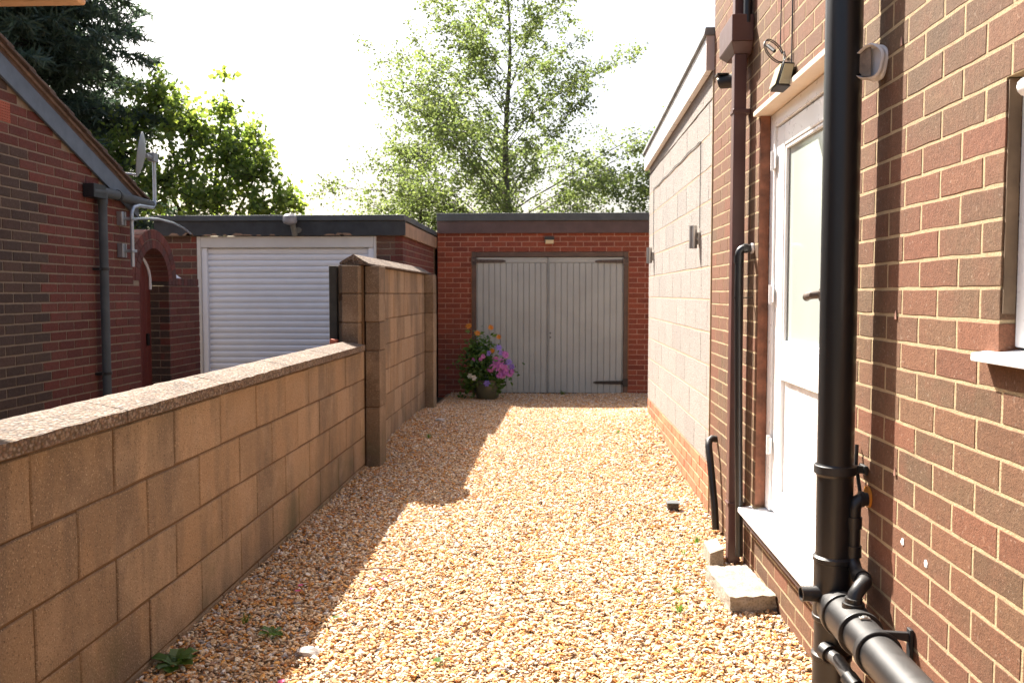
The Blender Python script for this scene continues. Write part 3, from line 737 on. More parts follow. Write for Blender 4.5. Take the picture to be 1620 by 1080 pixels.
# ------------------------------------------------------------------ block garden wall
GX = -1.48
gw = empty('garden_wall', (-1.58, 5.5, 0), 'tan concrete block garden wall with aggregate coping along the drive', 'wall')
mb = MB(); mb.box(-1.675, GX - .006, .2, 6.83, -.15, .942); mb.box(-1.675, GX - .006, 6.84, 10.38, -.15, 1.60)
ws = build('wall', mb, 'block_mortar', gw, smooth=False)
BL, BH = .4755, .225
low = courses(.3, 6.835, -.13, .938, BL, BH, .010, 2.169, .03)
lay(ws, low, (GX, 0, 0), (0, 1, 0), (1, 0, 0), 'block', name='block', D=.095, ch=.004, dn=.002)
low = courses(.3, 6.835, -.13, .938, BL, BH, .009, 2.6, .03)
lay(ws, low, (-1.68, 0, 0), (0, 1, 0), (-1, 0, 0), 'block', name='block', D=.08, ch=.004)
high = courses(7.13, 10.2, -.13, 1.598, .40, BH, .008, 7.15, .03)
lay(ws, high, (GX, 0, 0), (0, 1, 0), (1, 0, 0), 'block', name='block', D=.095, ch=.004, dn=.002)
high = courses(6.84, 10.38, -.13, 1.598, BL, BH, .009, 7.0, .03)
lay(ws, high, (-1.68, 0, 0), (0, 1, 0), (-1, 0, 0), 'block', name='block', D=.08, ch=.004)
# pier blocks: stacked pilasters at both ends of the tall part
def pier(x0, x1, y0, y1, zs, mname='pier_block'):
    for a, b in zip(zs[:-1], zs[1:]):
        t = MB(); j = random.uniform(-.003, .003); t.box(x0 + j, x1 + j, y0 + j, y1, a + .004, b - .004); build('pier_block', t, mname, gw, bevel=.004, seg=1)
    t = MB(); t.box(x0 + .008, x1 - .008, y0 + .008, y1 - .008, zs[0], zs[-1] - .006); build('pier_core', t, 'block_mortar', gw)
zs = [-.1, .255, .705, 1.155, 1.38, 1.60]
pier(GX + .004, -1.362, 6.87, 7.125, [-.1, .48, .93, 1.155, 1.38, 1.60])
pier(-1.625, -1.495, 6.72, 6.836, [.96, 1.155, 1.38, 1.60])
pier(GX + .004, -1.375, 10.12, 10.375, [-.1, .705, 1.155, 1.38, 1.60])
dk = simple('dark stained post', (.045, .045, .04), .85, var=.3, bump=.3, bscale=30)
t = MB(); t.box(-1.745, -1.683, 6.80, 6.90, -.1, 1.595); build('gate_post', t, dk, label='dark narrow post behind the garden wall pier, before the roller door', cat='post', bevel=.006)

def saddle(name, y0, y1, xl, xp, xr, zl, zp, zr, zb, parent, nseg=22, amp=.004, hip0=0, hip1=0):
    t = MB(); vs = []; fs = []
    prof = [(xl, zb), (xl, zl), ((xl + xp) / 2, (zl + zp) / 2), (xp, zp), (xp + (xr - xp) * .33, zp + (zr - zp) * .33), (xp + (xr - xp) * .66, zp + (zr - zp) * .66), (xr, zr), (xr, zb)]
    n = len(prof)
    for i in range(nseg + 1):
        y = y0 + (y1 - y0) * i / nseg
        for k, (x, z) in enumerate(prof):
            dx = amp * noise.noise(Vector((x * 31, y * 23, z * 17))); dz = amp * noise.noise(Vector((x * 29 + 7, y * 21, z * 19)))
            yy = y
            if k == 3:
                if i == 0: yy += hip0
                if i == nseg: yy -= hip1
            vs.append((x + dx, yy, z + (dz if 0 < k < n - 1 else 0)))
    for i in range(nseg):
        for k in range(n):
            k2 = (k + 1) % n; fs.append((i * n + k, i * n + k2, (i + 1) * n + k2, (i + 1) * n + k))
    fs.append(tuple(range(n))[::-1]); fs.append(tuple(range(nseg * n, nseg * n + n)))
    t.add(vs, fs); return build(name, t, 'coping', parent, angle=28)
ys = [.05, 1.06, 1.98, 2.90, 3.82, 4.74, 5.66, 6.70]
for a, b in zip(ys[:-1], ys[1:]):
    saddle('coping_stone', a + .004, b - .004, -1.725, -1.59, -1.438, .985, 1.012, .985, .944, gw, hip1=(.06 if b > 6.6 else 0))
ys = [6.80, 7.72, 8.6, 9.5, 10.36]
for a, b in zip(ys[:-1], ys[1:]):
    saddle('coping_stone', a + .003, b - .003, -1.66, -1.55, -1.435, 1.622, 1.685, 1.615, 1.603, gw, hip0=0, hip1=(.08 if b > 10.3 else 0))

# ------------------------------------------------------------------ right-hand garage at the end
GY = 12.9
ga = empty('red_brick_garage', (.2, 15, -.1), 'red brick garage with grey double doors closing the drive', 'garage')
DX0, DX1, DZ = -1.185, 1.10, 1.985
mb = MB()
mb.box(-1.685, DX0 - .003, GY + .005, GY + .22, -.3, 2.28); mb.box(DX1 + .003, 2.6, GY + .005, GY + .22, -.3, 2.28); mb.box(DX0 - .003, DX1 + .003, GY + .005, GY + .22, DZ + .003, 2.28)
mb.box(-1.685, -1.48, GY + .222, 18, -.3, 2.28); mb.box(2.4, 2.6, GY + .222, 18, -.3, 2.28); mb.box(-1.478, 2.398, 17.8, 18, -.3, 2.28)
w = build('wall', mb, 'red_mortar', ga, smooth=False)
rc = courses(-1.69, 2.6, -.25, 2.29, .225, .075, .0115, -1.69, DZ, [(DX0, DX1, -1, DZ)])
lay(w, rc, (0, GY, 0), (1, 0, 0), (0, -1, 0), 'red_brick', D=.09, ch=.002)
t = MB(); t.box(-1.69, 2.65, GY - .05, GY - .022, 2.255, 2.432); build('fascia', t, 'fascia_brown', ga, bevel=.004)
t = MB(); t.box(-1.695, 2.68, GY - .075, GY - .02, 2.434, 2.545); t.box(-1.695, 2.68, GY - .02 + .001, 18.1, 2.30, 2.535); build('roof', t, 'felt', ga, bevel=.008)
t = MB(); t.box(DX0, DX0 + .062, GY - .008, GY + .07, -.1, DZ - .002); t.box(DX1 - .062, DX1, GY - .008, GY + .07, -.1, DZ - .002); t.box(DX0 + .064, DX1 - .064, GY - .008, GY + .07, DZ - .07, DZ - .002)
build('door_frame', t, 'frame_brown', ga, bevel=.004)
for x in (DX0 - .012, DX1 + .001):
    t = MB(); t.box(x, x + .011, GY - .012, GY - .004, -.08, DZ); build('edge_strip', t, 'rust', ga)
def leaf(x0, x1):
    zb, zt = -.085, DZ - .078
    t = MB(); t.box(x0, x0 + .012, GY + .012, GY + .055, zb, zt); t.box(x1 - .012, x1, GY + .012, GY + .055, zb, zt); t.box(x0 + .013, x1 - .013, GY + .012, GY + .055, zt - .075, zt)
    t.box(x0 + .013, x1 - .013, GY + .034, GY + .055, zb, zt - .076)
    d = build('door', t, 'paint_grey', ga, bevel=.003, seg=1)
    n = 12; wd = (x1 - x0 - .028) / n
    for k in range(n):
        a = x0 + .014 + k * wd
        t = MB(); t.box(a + .0035, a + wd - .0035, GY + .018 + random.uniform(-.001, .001), GY + .033, zb + random.uniform(0, .006), zt - .078); build('board', t, 'paint_grey', d, bevel=.0035, seg=1)
    return d
d1 = leaf(DX0 + .066, -.073); d2 = leaf(-.067, DX1 - .066)
def strap(d, x0, x1, z, m):
    s = 1 if x1 > x0 else -1
    t = MB(); t.prism([(x0, z - .026), (x1 - s * .04, z - .02), (x1, z - .008), (x1, z + .008), (x1 - s * .04, z + .02), (x0, z + .026)], GY + .002, GY + .010, 'y')
    t.box(min(x0, x0 - s * .075), max(x0, x0 - s * .075), GY - .016, GY - .009, z - .06, z + .06)
    t.tube([(x0, GY - .006, z - .032), (x0, GY - .006, z + .032)], .012, 10)
    for q in (.06, .16, .27): t.tube([(x0 + s * q, GY + .003, z), (x0 + s * q, GY - .002, z)], .008, 8)
    build('strap_hinge', t, m, d)
strap(d1, DX0 + .07, DX0 + .50, 1.852, 'oldmetal'); strap(d2, DX1 - .07, DX1 - .48, 1.845, 'oldmetal')
strap(d1, DX0 + .07, DX0 + .50, .075, 'iron'); strap(d2, DX1 - .07, DX1 - .50, .075, 'iron')
for z in (.80, .735):
    t = MB(); t.tube([(-.03, GY + .017, z), (-.03, GY + .0205, z)], .011, 10); t.v = [(p[0], p[1] - .004, p[2]) for p in t.v]; build('keyhole', t, 'dark', d2)
t = MB(); t.box(-.073, -.067, GY + .02, GY + .05, -.08, DZ - .08); build('door_gap', t, 'dark', ga)
lm_ = empty('security_light', (-.05, GY, 2.15), 'small square lamp above the grey garage doors', 'security light')
t = MB(); t.box(-.115, .025, GY - .055, GY - .001, 2.158, 2.205); build('lamp_top', t, 'black_matt', lm_, bevel=.006)
t = MB(); t.hexa([(-.105, GY - .07, 2.10), (.015, GY - .07, 2.10), (.015, GY - .003, 2.10), (-.105, GY - .003, 2.10), (-.105, GY - .055, 2.157), (.015, GY - .055, 2.157), (.015, GY - .003, 2.157), (-.105, GY - .003, 2.157)]); build('lens', t, simple('warm lens', (.6, .45, .22), .3), lm_, bevel=.004)

# ------------------------------------------------------------------ left garage with roller door
LY = 10.2
lg = empty('roller_door_garage', (-3.1, 11.5, 0), 'brick garage with white roller door and black fascia', 'garage')
R0, R1, RZ = -4.17, -2.05, 2.045
mb = MB(); mb.box(-4.58, R0 - .003, LY + .005, LY + .2, -.2, 2.10); mb.box(R1 + .003, -1.745, LY + .005, LY + .2, -.2, 2.10)
mb.box(-4.58, -4.38, LY + .202, 15, -.2, 2.10); mb.box(-1.945, -1.745, LY + .202, 15, -.2, 2.10); mb.box(-4.378, -1.947, 14.8, 15, -.2, 2.1)
w = build('wall', mb, 'neigh_mortar', lg, smooth=False)
rc = courses(-4.585, -1.742, -.1, 2.10, .225, .075, .010, -4.14, 2.05, [(R0, R1, -1, 2.3)])
lay(w, rc, (0, LY, 0), (1, 0, 0), (0, -1, 0), 'mixed_brick', D=.09, ch=.003)
rc = courses(LY - .002, 12.85, .9, 2.10, .225, .075, .010, LY + .11, 2.05)
lay(w, rc, (-1.740, 0, 0), (0, 1, 0), (1, 0, 0), 'neigh_red', D=.09, ch=.003)
t = MB(); t.box(-4.66, -1.70, LY - .07, LY - .045, 2.05, 2.218); build('fascia', t, simple('black painted fascia', (.028, .031, .034), .55, var=.4, nscale=8), lg, bevel=.003)
fb = MB()
random.seed(5)
for k in range(13):
    x = -4.50 + k * .13 + (.5 if k > 9 else 0) + random.uniform(-.05, .05); wd = random.uniform(.05, .16); h = random.uniform(.01, .03)
    fb.prism([(x, 2.051), (x + wd, 2.051), (x + wd * .8, 2.051 + h), (x + wd * .3, 2.051 + h * 1.2)], LY - .0745, LY - .0712, 'y')
build('bare_patch', fb, 'timber', lg)
t = MB(); t.box(-1.725, -1.70, LY - .044, 15, 2.04, 2.20); build('side_fascia', t, 'timber', lg, bevel=.003)
t = MB(); t.box(-4.69, -1.70, LY - .095, 15.05, 2.22, 2.285); build('roof', t, 'felt', lg, bevel=.008)
t = MB(); t.box(R0, R0 + .045, LY - .03, LY + .06, -.02, RZ); t.box(R1 - .03, R1, LY - .03, LY + .06, -.02, RZ); t.box(R0 + .046, R1 - .031, LY - .03, LY + .06, RZ - .13, RZ)
fr = build('door_frame', t, 'cream_frame', lg, bevel=.005)
t = MB(); t.box(R0 + .047, R0 + .11, LY - .01, LY + .05, -.02, RZ - .132); t.box(R1 - .095, R1 - .032, LY - .01, LY + .05, -.02, RZ - .132); build('guide_rail', t, 'white_metal', lg, bevel=.004)
rd = MB(); rd.box(R0 + .11, R1 - .095, LY + .045, LY + .055, -.02, RZ - .13); rdo = build('roller_door', rd, 'white_metal', lg)
pitch = .0712; n = int((RZ - .13) / pitch) + 1
prof = [(LY + .034, 0), (LY + .030, .004), (LY + .026, .014), (LY + .0235, .028), (LY + .0225, .040), (LY + .024, .053), (LY + .0285, .0632), (LY + .034, .0665), (LY + .040, .0665), (LY + .040, 0)]
me = None
for k in range(n):
    z = RZ - .132 - (k + 1) * pitch
    if k == 0:
        t = MB(); t.prism(prof, R0 + .112, R1 - .097, 'x'); o = build('slat', t, 'white_metal', rdo, angle=50); me = o.data; z0 = o.matrix_basis.translation.copy() - Vector((0, 0, 0))
        base = z0.copy(); o.matrix_basis = Matrix.Translation(base + Vector((0, 0, z))); WORLD[o.name] = o.matrix_basis.copy()
    else:
        link('slat', me, rdo, Matrix.Translation(base + Vector((0, 0, z))))
# old lamp on its fascia
ol = empty('bulkhead_lamp', (-2.99, LY - .1, 2.1), 'old cobwebbed lamp on the black fascia over the roller door', 'lamp')
t = MB(); t.lathe([(.0, .13), (.05, .125), (.075, .10), (.082, .045), (.07, .02), (.03, 0)], (-3.02, LY - .16, 2.165), 16); build('shade', t, simple('dusty lamp shade', (.28, .27, .28), .5, var=.3, nscale=20), ol)
t = MB(); t.tube([(-2.99, LY - .15, 2.18), (-2.985, LY - .12, 2.10), (-2.985, LY - .09, 2.055)], .032, 12); t.tube([(-2.945, LY - .1, 2.11), (-2.945, LY - .07, 2.11)], .035, 12); build('arm', t, simple('dusty lamp arm', (.17, .16, .13), .6, var=.3, nscale=20), ol)

# ------------------------------------------------------------------ neighbour house, gable wall on the left
NX = -3.86
nh = empty('neighbour_house', (-6.5, 4, 0), 'neighbour house gable of dark and red brick with grey bargeboard', 'house')
def vz(y): return 2.28 - .409 * (y - 7.515)     # underside of the bargeboard
RY = 3.0
mb = MB(); mb.prism([(-1.5, -.1), (7.945, -.1), (7.945, vz(7.945) + .06), (RY, vz(RY) + .06), (-1.5, vz(RY) + .06 - .409 * 4.5)], NX - .005, -9, 'x')
w = build('wall', mb, 'neigh_mortar', nh, smooth=False)
AIR = (5.93, 6.165, 2.583, 2.733)
rc = courses(3.6, 7.95, -.05, 4.0, .225, .075, .012, 6.03, 1.383, [AIR])
rc = [r for r in rc if r[2] < vz(r[1]) + .03]
rc2 = []
for r in rc:
    top = vz(r[1]) + .10
    if r[3] > top: r = (r[0], r[1], r[2], max(r[2] + .015, top), r[4])
    rc2.append(r)
def nm(c):
    k = round((c.z - 1.42) / .075)
    edge = 6.56 + (.055 if k % 2 else -.055)
    if c.z > 2.42: edge = 5.9 + (.2 if k % 3 else 0)
    elif c.z > 2.2: edge = 6.35
    return 'neigh_dark' if c.y < edge else 'neigh_red'
darkr = [r for r in rc2 if nm(Vector((0, (r[0] + r[1]) / 2, (r[2] + r[3]) / 2))) == 'neigh_dark']
redr = [r for r in rc2 if r not in darkr]
vis = lambda r: r[1] > 5.6 and r[3] > .5
lay(w, [r for r in darkr if vis(r)], (NX, 0, 0), (0, 1, 0), (1, 0, 0), 'neigh_dark', D=.09, ch=.003, limit=150)
lay(w, [r for r in redr if vis(r)], (NX, 0, 0), (0, 1, 0), (1, 0, 0), 'neigh_red', D=.09, ch=.003, limit=150)
st = [r for r in rc2 if not vis(r)]
lay(w, st, (NX, 0, 0), (0, 1, 0), (1, 0, 0), 'neigh_dark', D=.09, ch=.003, limit=0)
# terracotta air brick
t = MB(); y0, y1, z0, z1 = AIR[0] + .005, AIR[1] - .005, AIR[2] + .005, AIR[3] - .005
t.box(NX - .08, NX - .014, y0, y1, z0, z1)
nyv, nzv = 11, 7
for i in range(nyv + 1):
    a = y0 + (y1 - y0 - .007) * i / nyv; t.box(NX - .0139, NX + .002, a, a + .007, z0, z1)
for j in range(nzv + 1):
    b = z0 + (z1 - z0 - .007) * j / nzv; t.box(NX - .0137, NX + .0015, y0, y1, b, b + .007)
build('air_brick', t, 'terracotta', nh, smooth=False, label='orange air brick with small square holes')
# bargeboard, verge tiles, roof
def vquad(x0, x1, ya, yb, d0, d1, mb):
    return mb.hexa([(x0, ya, vz(ya) + d0), (x1, ya, vz(ya) + d0), (x1, yb, vz(yb) + d0), (x0, yb, vz(yb) + d0), (x0, ya, vz(ya) + d1), (x1, ya, vz(ya) + d1), (x1, yb, vz(yb) + d1), (x0, yb, vz(yb) + d1)])
t = vquad(NX + .012, NX + .034, RY, 8.02, 0, .158, MB()); build('bargeboard', t, 'board_grey', nh, bevel=.003)
t = vquad(-9.2, NX + .03, RY, 8.14, .162, .19, MB())
zb = vz(RY)
t.hexa([(-9.2, -1.8, zb - 1.9), (NX + .03, -1.8, zb - 1.9), (NX + .03, RY - .01, zb + .162), (-9.2, RY - .01, zb + .162), (-9.2, -1.8, zb - 1.87), (NX + .03, -1.8, zb - 1.87), (NX + .03, RY - .01, zb + .19), (-9.2, RY - .01, zb + .19)])
rf = build('roof', t, 'tile', nh)
t = vquad(NX - .02, NX + .05, RY, 8.10, .1905, .215, MB()); build('verge_mortar', t, simple('verge mortar', (.16, .10, .07), .9, var=.35, nscale=12, bump=.5, bscale=40), rf)
y = 8.16
while y > RY + .2:
    t = MB(); a, b = y - .34, y
    t.hexa([(NX - .3, a, vz(a) + .217), (NX + .075, a, vz(a) + .217), (NX + .075, b, vz(b) + .232), (NX - .3, b, vz(b) + .232), (NX - .3, a, vz(a) + .238), (NX + .075, a, vz(a) + .238), (NX + .075, b, vz(b) + .262), (NX - .3, b, vz(b) + .262)])
    build('tile', t, 'tile', rf, bevel=.004, seg=1); y -= .255

# its downpipe
nd_ = empty('drainpipe', (NX + .06, 7.3, 0), 'dark grey round drainpipe down the red neighbour gable', 'drainpipe')
t = MB(); t.tube([(NX + .06, 7.31, -.02), (NX + .06, 7.31, 2.22)], .036, 20); build('pipe', t, 'felt', nd_)
t = MB(); t.tube([(NX + .06, 7.12, 2.225), (NX + .06, 7.32, 2.235), (NX + .06, 7.55, 2.235), (NX + .065, 8.2, 2.215)], .042, 20); build('gutter_pipe', t, 'felt', nd_)
t = MB(); t.box(NX + .005, NX + .10, 7.10, 7.30, 2.17, 2.285); build('outlet_box', t, 'black_matt', nd_, bevel=.006)
for z in (2.18,):
    t = MB(); t.tube([(NX + .06, 7.31, z - .05), (NX + .06, 7.31, z + .04)], .042, 20); build('collar', t, 'felt', nd_)
t = MB(); t.tube([(NX + .06, 7.56, 2.235), (NX + .06, 7.59, 2.234)], .047, 20); build('collar', t, 'black_matt', nd_)
for z in (1.585, .7):
    t = MB(); t.tube([(NX + .06, 7.31, z - .012), (NX + .06, 7.31, z + .012)], .043, 20); t.box(NX, NX + .06, 7.23, 7.32, z - .01, z + .01); build('clip', t, 'black_matt', nd_)

# satellite dish
sd = empty('satellite_dish', (NX, 7.75, 1.8), 'grey satellite dish on a cranked pole by the gable corner', 'satellite dish')
PXd = NX + .09
t = MB(); t.tube([(PXd, 7.76, 1.62), (PXd, 7.76, 2.06), (PXd, 7.765, 2.11), (PXd, 7.80, 2.155), (PXd, 7.90, 2.18), (PXd, 8.10, 2.185), (PXd, 8.18, 2.19), (PXd, 8.22, 2.22), (PXd, 8.23, 2.28), (PXd, 8.23, 2.66)], .017, 12); build('pole', t, 'galv', sd)
for z in (1.76, 2.045):
    t = MB(); t.box(NX + .001, NX + .05, 7.66, 7.70, z - .06, z + .06); t.box(NX + .001, NX + .05, 7.72, 7.74, z - .06, z + .06); t.box(NX + .04, PXd + .03, 7.70, 7.79, z - .012, z + .012); build('wall_bracket', t, 'galv', sd, bevel=.002, seg=1)
dc = Vector((PXd - .02, 7.985, 2.655)); dn = Vector((-.90, -.33, .14)).normalized(); a = dn.cross(Vector((0, 0, 1))).normalized(); b = a.cross(dn)
t = MB(); vs = []; fs = []; n = 30
rings = [(0, -.045), (.07, -.04), (.14, -.022), (.19, 0), (.198, .003), (.195, -.004), (.19, -.006), (.13, -.03), (0, -.053)]
for (r, h) in rings:
    for k in range(n):
        q = 2 * math.pi * k / n; vs.append(dc + dn * h + a * r * .95 * math.cos(q) + b * r * 1.05 * math.sin(q))
for i in range(len(rings) - 1):
    for k in range(n):
        k2 = (k + 1) % n; fs.append((i * n + k, i * n + k2, (i + 1) * n + k2, (i + 1) * n + k))
t.add(vs, fs); build('dish', t, 'dish', sd)
t = MB(); t.tube([dc - dn * .05, Vector((PXd, 8.10, 2.655)), Vector((PXd, 8.23, 2.65))], .022, 8); t.box(PXd - .03, PXd + .03, 8.16, 8.26, 2.62, 2.70); build('mount', t, 'dish', sd, bevel=.003, seg=1)
t = MB(); e = dc - b * .19; t.tube([e, e + dn * .16 - b * .01, e + dn * .28], .011, 8); build('feed_arm', t, 'galv', sd)
t = MB(); t.tube([e + dn * .28, e + dn * .28 + b * .05], .024, 10); build('receiver', t, 'dish', sd)
t = MB(); t.tube([(PXd + .02, 7.78, 2.05), (PXd - .01, 8.1, 2.08), (-3.85, 8.45, 2.105), (-3.95, 8.8, 2.12), (-4.02, 9.2, 2.125), (-4.08, 9.6, 2.10), (-4.13, 9.9, 2.06)], .012, 8)
build('conduit', t, 'galv', label='pale grey conduit reaching from the dish pole over the arch', cat='conduit')

# ------------------------------------------------------------------ arched gateway and low red wall
ar = empty('arched_gateway', (-3.98, 8.7, 0), 'red brick arched gateway and side wall next to the gable', 'gateway')
AX = -3.87; AC = 8.405; AR = .315; SPZ = 1.50; LE = 9.48
mb = MB()
mb.box(AX - .215, AX - .005, 7.96, AC - AR - .003, -.1, SPZ); mb.box(AX - .215, AX - .005, AC + AR + .003, LE - .003, -.1, 1.455)
poly = []
for q in np.linspace(0, math.pi, 17): poly.append((AC + (AR + .003) * math.cos(q), SPZ + (AR + .003) * math.sin(q)))
for i in range(16):
    q0, q1 = math.pi * i / 16, math.pi * (i + 1) / 16
    f_ = lambda r, q: (AC + r * math.cos(q), SPZ + r * math.sin(q))
    P4 = [f_(AR + .003, q0), f_(AR + .184, q0), f_(AR + .184, q1), f_(AR + .003, q1)]
    mb.prism(P4, AX - .213, AX - .006, 'x')
w = build('wall', mb, 'neigh_mortar', ar, smooth=False)
rc = courses(7.955, LE, -.05, 1.455, .225, .075, .010, 8.0, 1.455, [(AC - AR, AC + AR, -1, 3)])
lay(w, rc, (AX, 0, 0), (0, 1, 0), (1, 0, 0), 'neigh_red', D=.1, ch=.003, limit=150)
rc = courses(AX - .215, AX + .0, -.05, SPZ, .225, .075, .010, AX - .215, 1.455)
lay(w, rc, (0, AC + AR, 0), (1, 0, 0), (0, -1, 0), 'neigh_dark', D=.02, ch=.003, limit=60)
k = 0
y = AC + AR + .002
while y < LE - .05:
    t = MB(); t.box(AX - .22, AX + .003, y, min(y + .066, LE), 1.462, 1.535); build('brick', t, 'arch_brick', w, bevel=.003, seg=1); y += .075
for ring, (r0, r1, n) in enumerate(((AR, AR + .085, 19), (AR + .093, AR + .185, 24))):
    for i in range(n):
        g = .10 / n; q0 = math.pi * i / n + g * .5; q1 = math.pi * (i + 1) / n - g * .5
        f_ = lambda r, q: (AC + r * math.cos(q), SPZ + r * math.sin(q))
        t = MB(); t.prism([f_(r0, q0), f_(r1, q0), f_(r1, q1), f_(r0, q1)], AX - .22, AX + .001 + random.uniform(0, .002), 'x'); build('arch_brick', t, 'arch_brick', ar, bevel=.003, seg=1)
# arched red gate in it
gt = empty('red_gate', (AX - .19, 8.4, 0), 'dark red arched timber gate standing in the brick archway', 'gate')
n = 6
for i in range(n):
    y0 = AC - AR + .012 + i * (.606 / n); y1 = y0 + .606 / n - .004
    f_ = lambda y: SPZ - .02 + math.sqrt(max(0, (AR - .01) ** 2 - (y - AC) ** 2)) - .03
    t = MB(); t.prism([(y0, .03), (y1, .03), (y1, f_(y1)), (y0, f_(y0))], AX - .212, AX - .185, 'x'); build('board', t, 'red_paint', gt, bevel=.003, seg=1)
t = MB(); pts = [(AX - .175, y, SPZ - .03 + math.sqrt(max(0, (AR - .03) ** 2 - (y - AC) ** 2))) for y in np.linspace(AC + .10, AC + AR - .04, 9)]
t.tube(pts + [(AX - .175, AC + AR - .035, 1.42)], .014, 8); build('gap_light', t, 'white', gt)  # bluish white tube standing in for light through the gap over the gate
t = MB(); t.box(AX - .183, AX - .16, AC + .18, AC + .22, .86, .98); build('latch', t, 'iron', gt, bevel=.004)
t = MB(); t.hexa([(AX - .2, 8.93, 1.537), (AX - .03, 8.92, 1.537), (AX - .03, 9.11, 1.537), (AX - .2, 9.10, 1.537), (AX - .2, 8.94, 1.625), (AX - .05, 8.93, 1.61), (AX - .05, 9.08, 1.552), (AX - .2, 9.07, 1.56)])
build('white_scrap', t, 'white', label='small white scrap on the low red wall by the arch', cat='scrap', bevel=.004)  # plain white wedge on top of the low wall

# ------------------------------------------------------------------ canopy corner at the top left
cn = empty('porch_canopy', (-3.2, 3.0, 0), 'pale timber edge of a porch canopy jutting in at top left', 'canopy')
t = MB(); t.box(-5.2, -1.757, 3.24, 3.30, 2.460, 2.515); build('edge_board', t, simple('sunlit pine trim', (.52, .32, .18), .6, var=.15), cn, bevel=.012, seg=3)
t = MB(); t.box(-5.2, -1.78, 2.2, 3.238, 2.50, 2.60); build('canopy_roof', t, 'fascia_brown', cn)
t = MB(); t.box(-3.55, -3.45, 3.1, 3.2, -.02, 2.499); t.box(-5.15, -5.05, 3.1, 3.2, -.02, 2.499); build('post', t, 'timber', cn, bevel=.006)

# ------------------------------------------------------------------ small things on the gravel
def blockstep():
    t = MB(); nx, ny = 5, 9
    p = [(.768, 3.76), (.974, 3.80), (.94, 4.225), (.737, 4.196)]
    t.hexa([(p[0][0], p[0][1], -.03), (p[1][0], p[1][1], -.03), (p[2][0], p[2][1], -.03), (p[3][0], p[3][1], -.03), (p[0][0], p[0][1], .075), (p[1][0], p[1][1], .07), (p[2][0], p[2][1], .07), (p[3][0], p[3][1], .075)])
    o = build('concrete_block', t, 'concrete', label='pale concrete block lying as a step below the door', cat='block')
    me = o.data; bm = bmesh.new(); bm.from_mesh(me); bmesh.ops.subdivide_edges(bm, edges=bm.edges[:], cuts=22, use_grid_fill=True)
    for v in bm.verts:
        nn = noise.noise_vector(v.co * 28) * .006 + noise.noise_vector(v.co * 90) * .0035; v.co += nn
    bm.to_mesh(me); bm.free()
blockstep()
t = MB(); t.hexa([(.795, 4.40, -.03), (.865, 4.40, -.03), (.865, 4.60, -.03), (.795, 4.60, -.03), (.795, 4.40, .075), (.865, 4.40, .10), (.865, 4.60, .10), (.795, 4.60, .08)])
build('stone_slab', t, 'concrete', label='small upright slab of stone at the foot of the brown downpipe', cat='slab', bevel=.006)
bx_ = empty('plastic_drain_box', (.766, 5.56, 0), 'small black plastic box cap sticking out of the gravel', 'cap')
t = MB(); t.box(.732, .80, 5.52, 5.59, -.02, .052); build('box', t, 'black_matt', bx_, bevel=.004)
t = MB(); t.box(.726, .806, 5.514, 5.596, .0525, .062); build('lid', t, 'felt', bx_, bevel=.003)
t = MB(); t.tube([(.77, 5.52, .012), (.77, 5.512, .012)], .009, 8); build('screw', t, 'galv', bx_)

# foliage cards with real leaf outlines
def leaf_quads(mb, pos, size, nrm_bias=None, aspect=.6, up=0.0, rr=rng):
    """pos (n,3): one kite-shaped folded leaf at each point"""
    n = len(pos)
    d = rr.normal(size=(n, 3)); d[:, 2] = d[:, 2] * .6 + up; d /= np.linalg.norm(d, axis=1)[:, None]
    e = rr.normal(size=(n, 3)); s = np.cross(d, e); s /= np.linalg.norm(s, axis=1)[:, None]
    nn = np.cross(d, s)
    sz = size * rr.uniform(.65, 1.3, n)[:, None]
    a = pos; b = pos + d * sz * .45 + s * sz * aspect * .5 + nn * sz * .08; c = pos + d * sz; e2 = pos + d * sz * .45 - s * sz * aspect * .5 + nn * sz * .08
    o = len(mb.v)
    V = np.stack([a, b, c, e2], 1).reshape(-1, 3)
    mb.v += [tuple(p) for p in V]
    mb.f += [(o + 4 * i, o + 4 * i + 1, o + 4 * i + 2, o + 4 * i + 3) for i in range(n)]
    mb.r += rr.random(n).tolist()

def build_leaves(name, mb, m, parent, **kw): return build(name, mb, m, parent, smooth=False, **kw)

def tuft(x, y, h, n, label, group=None):
    t = MB(); z = gz(x, y)
    for i in range(n):
        a = random.uniform(0, 6.28); r = random.uniform(0, h * .35); l = h * random.uniform(.5, 1.1); ln = random.uniform(.1, .7)
        p = Vector((x + r * math.cos(a), y + r * math.sin(a), z)); dr = Vector((math.cos(a), math.sin(a), 0)); sd_ = Vector((-math.sin(a), math.cos(a), 0)) * h * .03
        q = p + dr * l * ln * .4 + Vector((0, 0, l * .6)); e = p + dr * l * ln + Vector((0, 0, l * .9))
        t.add([p - sd_, p + sd_, q + sd_ * .8, q - sd_ * .8, e], [(0, 1, 2, 3), (3, 2, 4)], random.random())
    return build_leaves('grass_tuft', t, 'weed', None, label=label, cat='grass tuft', base=True)
tuft(.552, 3.757, .05, 50, 'grass tuft in the gravel nearest the concrete block')
tuft(.575, 4.0, .038, 36, 'smaller grass tuft behind the one by the concrete block')
tuft(.80, 4.85, .05, 36, 'low grass tuft near the downpipe foot')
tuft(.70, 4.62, .04, 26, 'tiny grass tuft left of the stone slab')
tuft(.15, 12.75, .09, 50, 'grass tuft at the foot of the grey garage doors')
tuft(.62, 8.2, .05, 36, 'grass tuft beside the extension plinth')
tuft(-1.28, 3.55, .05, 24, 'small weed tuft in the shade along the block wall')
tuft(-1.15, 8.1, .07, 30, 'grass tuft in the shade of the tall wall')

